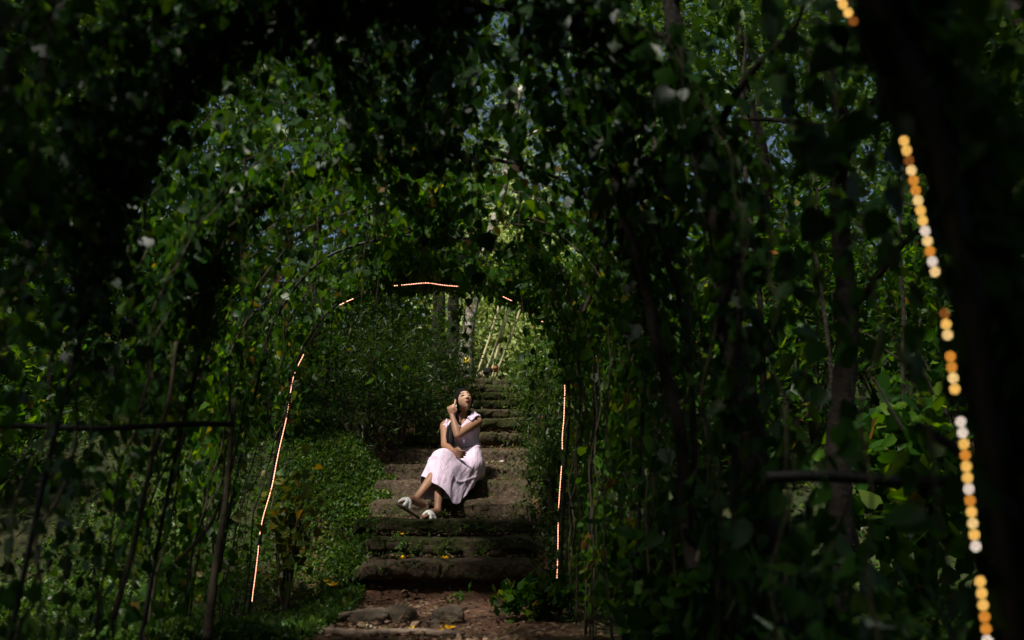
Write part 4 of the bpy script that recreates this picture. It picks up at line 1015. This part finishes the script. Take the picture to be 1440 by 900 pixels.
def set_weave(o, uv):
    a = o.data.attributes.new('weave', 'FLOAT_VECTOR', 'POINT')
    a.data.foreach_set('vector', np.concatenate([uv, np.zeros((len(uv), 1))], 1).astype(np.float32).ravel())
def grid_cloth(name, G, mat, parent, closed=False, thick=.004):
    k, n, _ = G.shape; i = np.arange(n if closed else n - 1); j = (i + 1) % n
    Q = np.concatenate([np.stack([a * n + i, a * n + j, (a + 1) * n + j, (a + 1) * n + i], 1) for a in range(k - 1)])
    o = mesh_from(name, G.reshape(-1, 3), [Q], mat, parent, True)
    lu = np.linalg.norm(np.diff(G, axis=1, append=G[:, :1]), axis=2).mean(0); lv = np.linalg.norm(np.diff(G, axis=0), axis=2).mean(1)
    U = np.repeat(np.concatenate([[0], np.cumsum(lu)[:-1]])[None], k, 0); Vv = np.repeat(np.concatenate([[0], np.cumsum(lv)])[:, None], n, 1)
    set_weave(o, np.stack([U.ravel(), Vv.ravel()], 1))
    md = o.modifiers.new('thick', 'SOLIDIFY'); md.thickness = thick; md.offset = 0
    return o
def per_catmull(P, m):
    P = np.asarray(P); n = len(P); t = np.linspace(0, n, m, endpoint=False); i = t.astype(int); f = (t - i)[:, None]
    a, b, c, d = P[(i - 1) % n], P[i % n], P[(i + 1) % n], P[(i + 2) % n]
    return .5 * (2 * b + (c - a) * f + (2 * a - 5 * b + 4 * c - d) * f ** 2 + (3 * b - a - 3 * c + d) * f ** 3)
def grid_normals(G):
    du = np.roll(G, -1, 1) - np.roll(G, 1, 1); dv = np.gradient(G, axis=0); return unit(np.cross(du, dv))
SK = [
 [(394, 402, 8.88), (415, 412, 8.80), (455, 414, 8.775), (500, 407, 8.785), (532, 398, 8.83), (543, 394, 8.91), (520, 390, 9.0), (470, 390, 9.02), (425, 392, 9.0), (400, 396, 8.95)],
 [(384, 440, 8.80), (398, 455, 8.66), (435, 465, 8.62), (490, 462, 8.64), (538, 452, 8.72), (566, 470, 8.88), (560, 505, 9.04), (480, 500, 9.05), (420, 490, 9.0), (388, 465, 8.92)],
 [(322, 426, 8.52), (372, 428, 8.42), (425, 490, 8.42), (480, 520, 8.48), (540, 502, 8.62), (572, 512, 8.80), (568, 575, 8.92), (480, 600, 8.88), (400, 600, 8.8), (322, 520, 8.66)],
 [(272, 455, 8.43), (330, 440, 8.34), (388, 520, 8.30), (440, 580, 8.36), (520, 556, 8.54), (562, 552, 8.70), (552, 596, 8.82), (470, 640, 8.70), (380, 660, 8.62), (278, 600, 8.56)],
 [(240, 520, 8.38), (300, 540, 8.24), (362, 590, 8.22), (415, 660, 8.27), (485, 640, 8.42), (532, 590, 8.60), (525, 608, 8.72), (452, 670, 8.62), (350, 684, 8.56), (250, 660, 8.52)],
 [(217, 577, 8.36), (285, 612, 8.20), (345, 644, 8.18), (404, 730, 8.21), (450, 708, 8.31), (515, 614, 8.54), (508, 622, 8.66), (440, 690, 8.57), (330, 702, 8.5), (230, 708, 8.48)],
]
def skirt():
    nu, nv = 220, 90
    ctrl = np.array([per_catmull(np.array([W(*p) for p in ring]), nu) for ring in SK])      # (6,nu,3)
    G = np.stack([catmull(ctrl[:, i], nv) for i in range(nu)], 1)
    N = grid_normals(G); u = np.linspace(0, 2 * math.pi, nu, endpoint=False)[None]; v = np.linspace(0, 1, nv)[:, None]
    ph = 1.5 * np.sin(v * 4) 
    fold = .0030 * np.sin(9 * u + ph + 2 * v) * np.clip(v * 1.6 - .1, .1, 1.2) + .0016 * np.sin(17 * u - 5 * v + 1.5 * np.sin(3 * v + u)) * (.4 + v) + .0005 * np.sin(31 * u + 5 * v) 
    # gathered tier seam part way down and at the waist
    tier = np.exp(-((v - .66) / .015) ** 2) * .006 + np.exp(-((v - .02) / .02) ** 2) * .008
    Pn = G.reshape(-1, 3)
    cr = (vnoise(Pn, 71, 3, 13) * .013 + vnoise(Pn, 72, 2, 80) * .002).reshape(nv, nu)
    knee = np.exp(-((u - .65) / .7) ** 2) * np.exp(-((v - .5) / .25) ** 2)
    G = G + N * ((fold * (1 - .7 * knee)) + tier * (1 + .3 * np.sin(47 * u)) + cr)[..., None] * -1
    lo = STEP_Z[2] + .03
    G[..., 2] = np.maximum(G[..., 2], np.where(G[..., 1] > STEP_D[3] - .02, STEP_Z[3] + .012, lo))
    return grid_cloth('skirt', G, M['gingham'], woman, True)
skirt()
def bodice():
    n = 90; th = np.linspace(0, 2 * math.pi, n, endpoint=False); front = np.clip(-np.sin(th), 0, 1)
    shc = (LS + RS) / 2
    prof = [(WA + [.0, 0, -.02], .122, .104), (WA + [0, 0, .0], .119, .102), ((WA + CH) / 2, .128, .108), (CH, .150, .135), (CH * .55 + shc * .45, .150, .120), (CH * .3 + shc * .7, .128, .092)]
    X = catmull(np.array([[*c, a, b_] for c, a, b_ in prof]), 40); rings = []
    for k, x in enumerate(X):
        f = k / 39
        z = x[2] + 0 * th
        # V neck: the rim dips at the front middle
        dip = .075 * np.exp(-((np.mod(th - 4.6 + math.pi, 2 * math.pi) - math.pi) / .5) ** 2) * f ** 3
        rings.append(np.stack([x[0] + x[3] * np.cos(th), x[1] + x[4] * np.sin(th), z - dip + .02 * np.cos(th)], 1))
    G = np.array(rings); N = grid_normals(G)
    P = G.reshape(-1, 3); cr = (vnoise(P, 73, 3, 30) * .004).reshape(G.shape[:2]) + .0025 * np.sin(th * 40)[None] * np.linspace(1, .3, 40)[:, None]
    o = grid_cloth('bodice', G + N * cr[..., None], M['gingham'], woman, True)
    # waistband ruffle
    rr = []
    for k in range(7):
        a = k / 6; w = 1.03 + .10 * math.sin(a * math.pi) + .0; c = WA + np.array([0, 0, .018 - .036 * a])
        rr.append(np.stack([c[0] + .119 * w * np.cos(th) + .004 * np.sin(34 * th), c[1] + .102 * w * np.sin(th), c[2] + .02 * np.cos(th) + .003 * np.sin(30 * th + 1)], 1))
    grid_cloth('waist_ruffle', np.array(rr), M['gingham'], woman, True)
    # straps with ruffled caps
    def strap(pts, wid, nm, ruff=0.0):
        C = catmull(np.array([W(*p[:3]) for p in pts]), 30); T = unit(np.gradient(C, axis=0))
        out = unit(C - (CH + [0, .02, -.05])[None]); S = unit(np.cross(T, out)); g = []
        for j in range(9):
            a = (j / 8 - .5) * 2
            g.append(C + S * wid * a + out * (ruff * np.sin(np.linspace(0, 26, 30)) * abs(a))[:, None])
        grid_cloth(nm, np.array(g).transpose(1, 0, 2), M['gingham'], woman, False)
    strap([(425, 300, 8.762), (396, 280, 8.77), (376, 262, 8.82), (374, 256, 8.90), (385, 275, 8.99), (410, 320, 9.02)], .034, 'shoulder_strap')
    strap([(458, 300, 8.758), (486, 266, 8.77), (508, 240, 8.80), (520, 232, 8.88), (515, 260, 8.97), (495, 310, 9.02)], .034, 'shoulder_strap')
    strap([(492, 246, 8.775), (518, 218, 8.80), (536, 214, 8.86), (538, 224, 8.92)], .026, 'shoulder_ruffle', .012)
    strap([(362, 292, 8.80), (352, 268, 8.83), (354, 256, 8.88), (362, 262, 8.94)], .024, 'shoulder_ruffle', .012)
bodice()

def sandal(toe, heel, strap_c, width, sup):
    toe, heel = np.array(toe), np.array(heel); fd = unit(toe - heel); L = np.linalg.norm(toe - heel); sd = unit(np.cross(fd, sup)); n_ = unit(np.cross(sd, fd))
    prt = bpy.data.objects.new('sandal', None)
    mb = MB(); t = np.linspace(0, 2 * math.pi, 36, endpoint=False)
    xs = np.cos(t); wv = np.sin(t) * (.036 + .008 * xs); c = (toe + heel) / 2
    base = c + np.outer(xs * L / 2, fd) + np.outer(wv, sd)
    loft(mb, [base - n_ * .02, base - n_ * .004, c + (base - c) * .97])
    sole = mb.build('sandal', M['sole'], woman, False)
    for q in (-1, 1):
        mb = MB(); a0 = strap_c + sd * .040 + fd * .026 * q - n_ * .022; a1 = strap_c - sd * .040 - fd * .026 * q - n_ * .022
        mid = strap_c + n_ * (.020 + .004 * q)
        tube(mb, [a0, a0 * .5 + mid * .5 + n_ * .008, mid, a1 * .5 + mid * .5 + n_ * .008, a1], [.018, .022, .020, .022, .018], 12, m=26, round_cap=True)
        mb.build('strap', M['white_leather'], sole, True)
sandal(W(208, 812, 8.02), W(330, 818, 8.27), W(258, 797, 8.115), .04, np.array([0, -.1, 1.]))
sandal(W(72, 722, 8.03), W(208, 806, 8.19), W(128, 722, 8.09), .04, np.array([.3, -.2, 1.]))
for hx in (-1, 1):
    mb = MB(); p = H(hx * .080, .0, -.036); ellipsoid(mb, p - [0, 0, .018], (.008, .008, .010)); tube(mb, [p, p - [0, 0, .012]], .002, 6); mb.build('earring', M['pearl'], woman)
mb = MB(); tn = np.linspace(R(190), R(350), 30)
tube(mb, np.stack([NB[0] + .064 * np.cos(tn), NB[1] + .075 * np.sin(tn) * .95 - .005, NB[2] - .02 + .045 * np.sin(tn)], 1), .0022, 6); mb.build('necklace', M['necklace'], woman)

# ------------------------------------------------------------------ camera, light, sky
cam = bpy.data.cameras.new('camera'); co = bpy.data.objects.new('camera', cam); COL.objects.link(co)
co.location = (0, 0, 0); co.rotation_euler = (R(90) + PITCH, 0, 0)
cam.sensor_width = 36; cam.lens = 35; cam.clip_end = 500; cam.clip_start = .05
cam.dof.use_dof = True; cam.dof.focus_distance = 8.7; cam.dof.aperture_fstop = 1.75
SC.camera = co
w = bpy.data.worlds.new('World'); SC.world = w; w.use_nodes = True
nt = w.node_tree; bg = nt.nodes['Background']; sky = nt.nodes.new('ShaderNodeTexSky'); sky.sky_type = 'NISHITA'; sky.sun_disc = False
sky.sun_elevation = SUN_EL; sky.sun_rotation = SUN_AZ; sky.air_density = 1.0; sky.dust_density = 3.0; sky.ozone_density = 1.0
nt.links.new(sky.outputs[0], bg.inputs[0]); bg.inputs[1].default_value = .05
sl = bpy.data.lights.new('sun', 'SUN'); so = bpy.data.objects.new('sun', sl); COL.objects.link(so)
sl.energy = 5.0; sl.angle = R(5); sl.color = (1, .95, .87)
so.rotation_euler = Vector([float(-c) for c in TO_SUN]).to_track_quat('-Z', 'Y').to_euler()
SC.view_settings.view_transform = 'Standard'; SC.view_settings.look = 'None'; SC.view_settings.exposure = .7; SC.view_settings.gamma = 1
SC.render.engine = 'CYCLES'; cy = SC.cycles
cy.max_bounces = 6; cy.diffuse_bounces = 2; cy.transmission_bounces = 4; cy.glossy_bounces = 2
cy.sample_clamp_indirect = 4; cy.use_denoising = True; cy.use_adaptive_sampling = True; cy.adaptive_threshold = .015
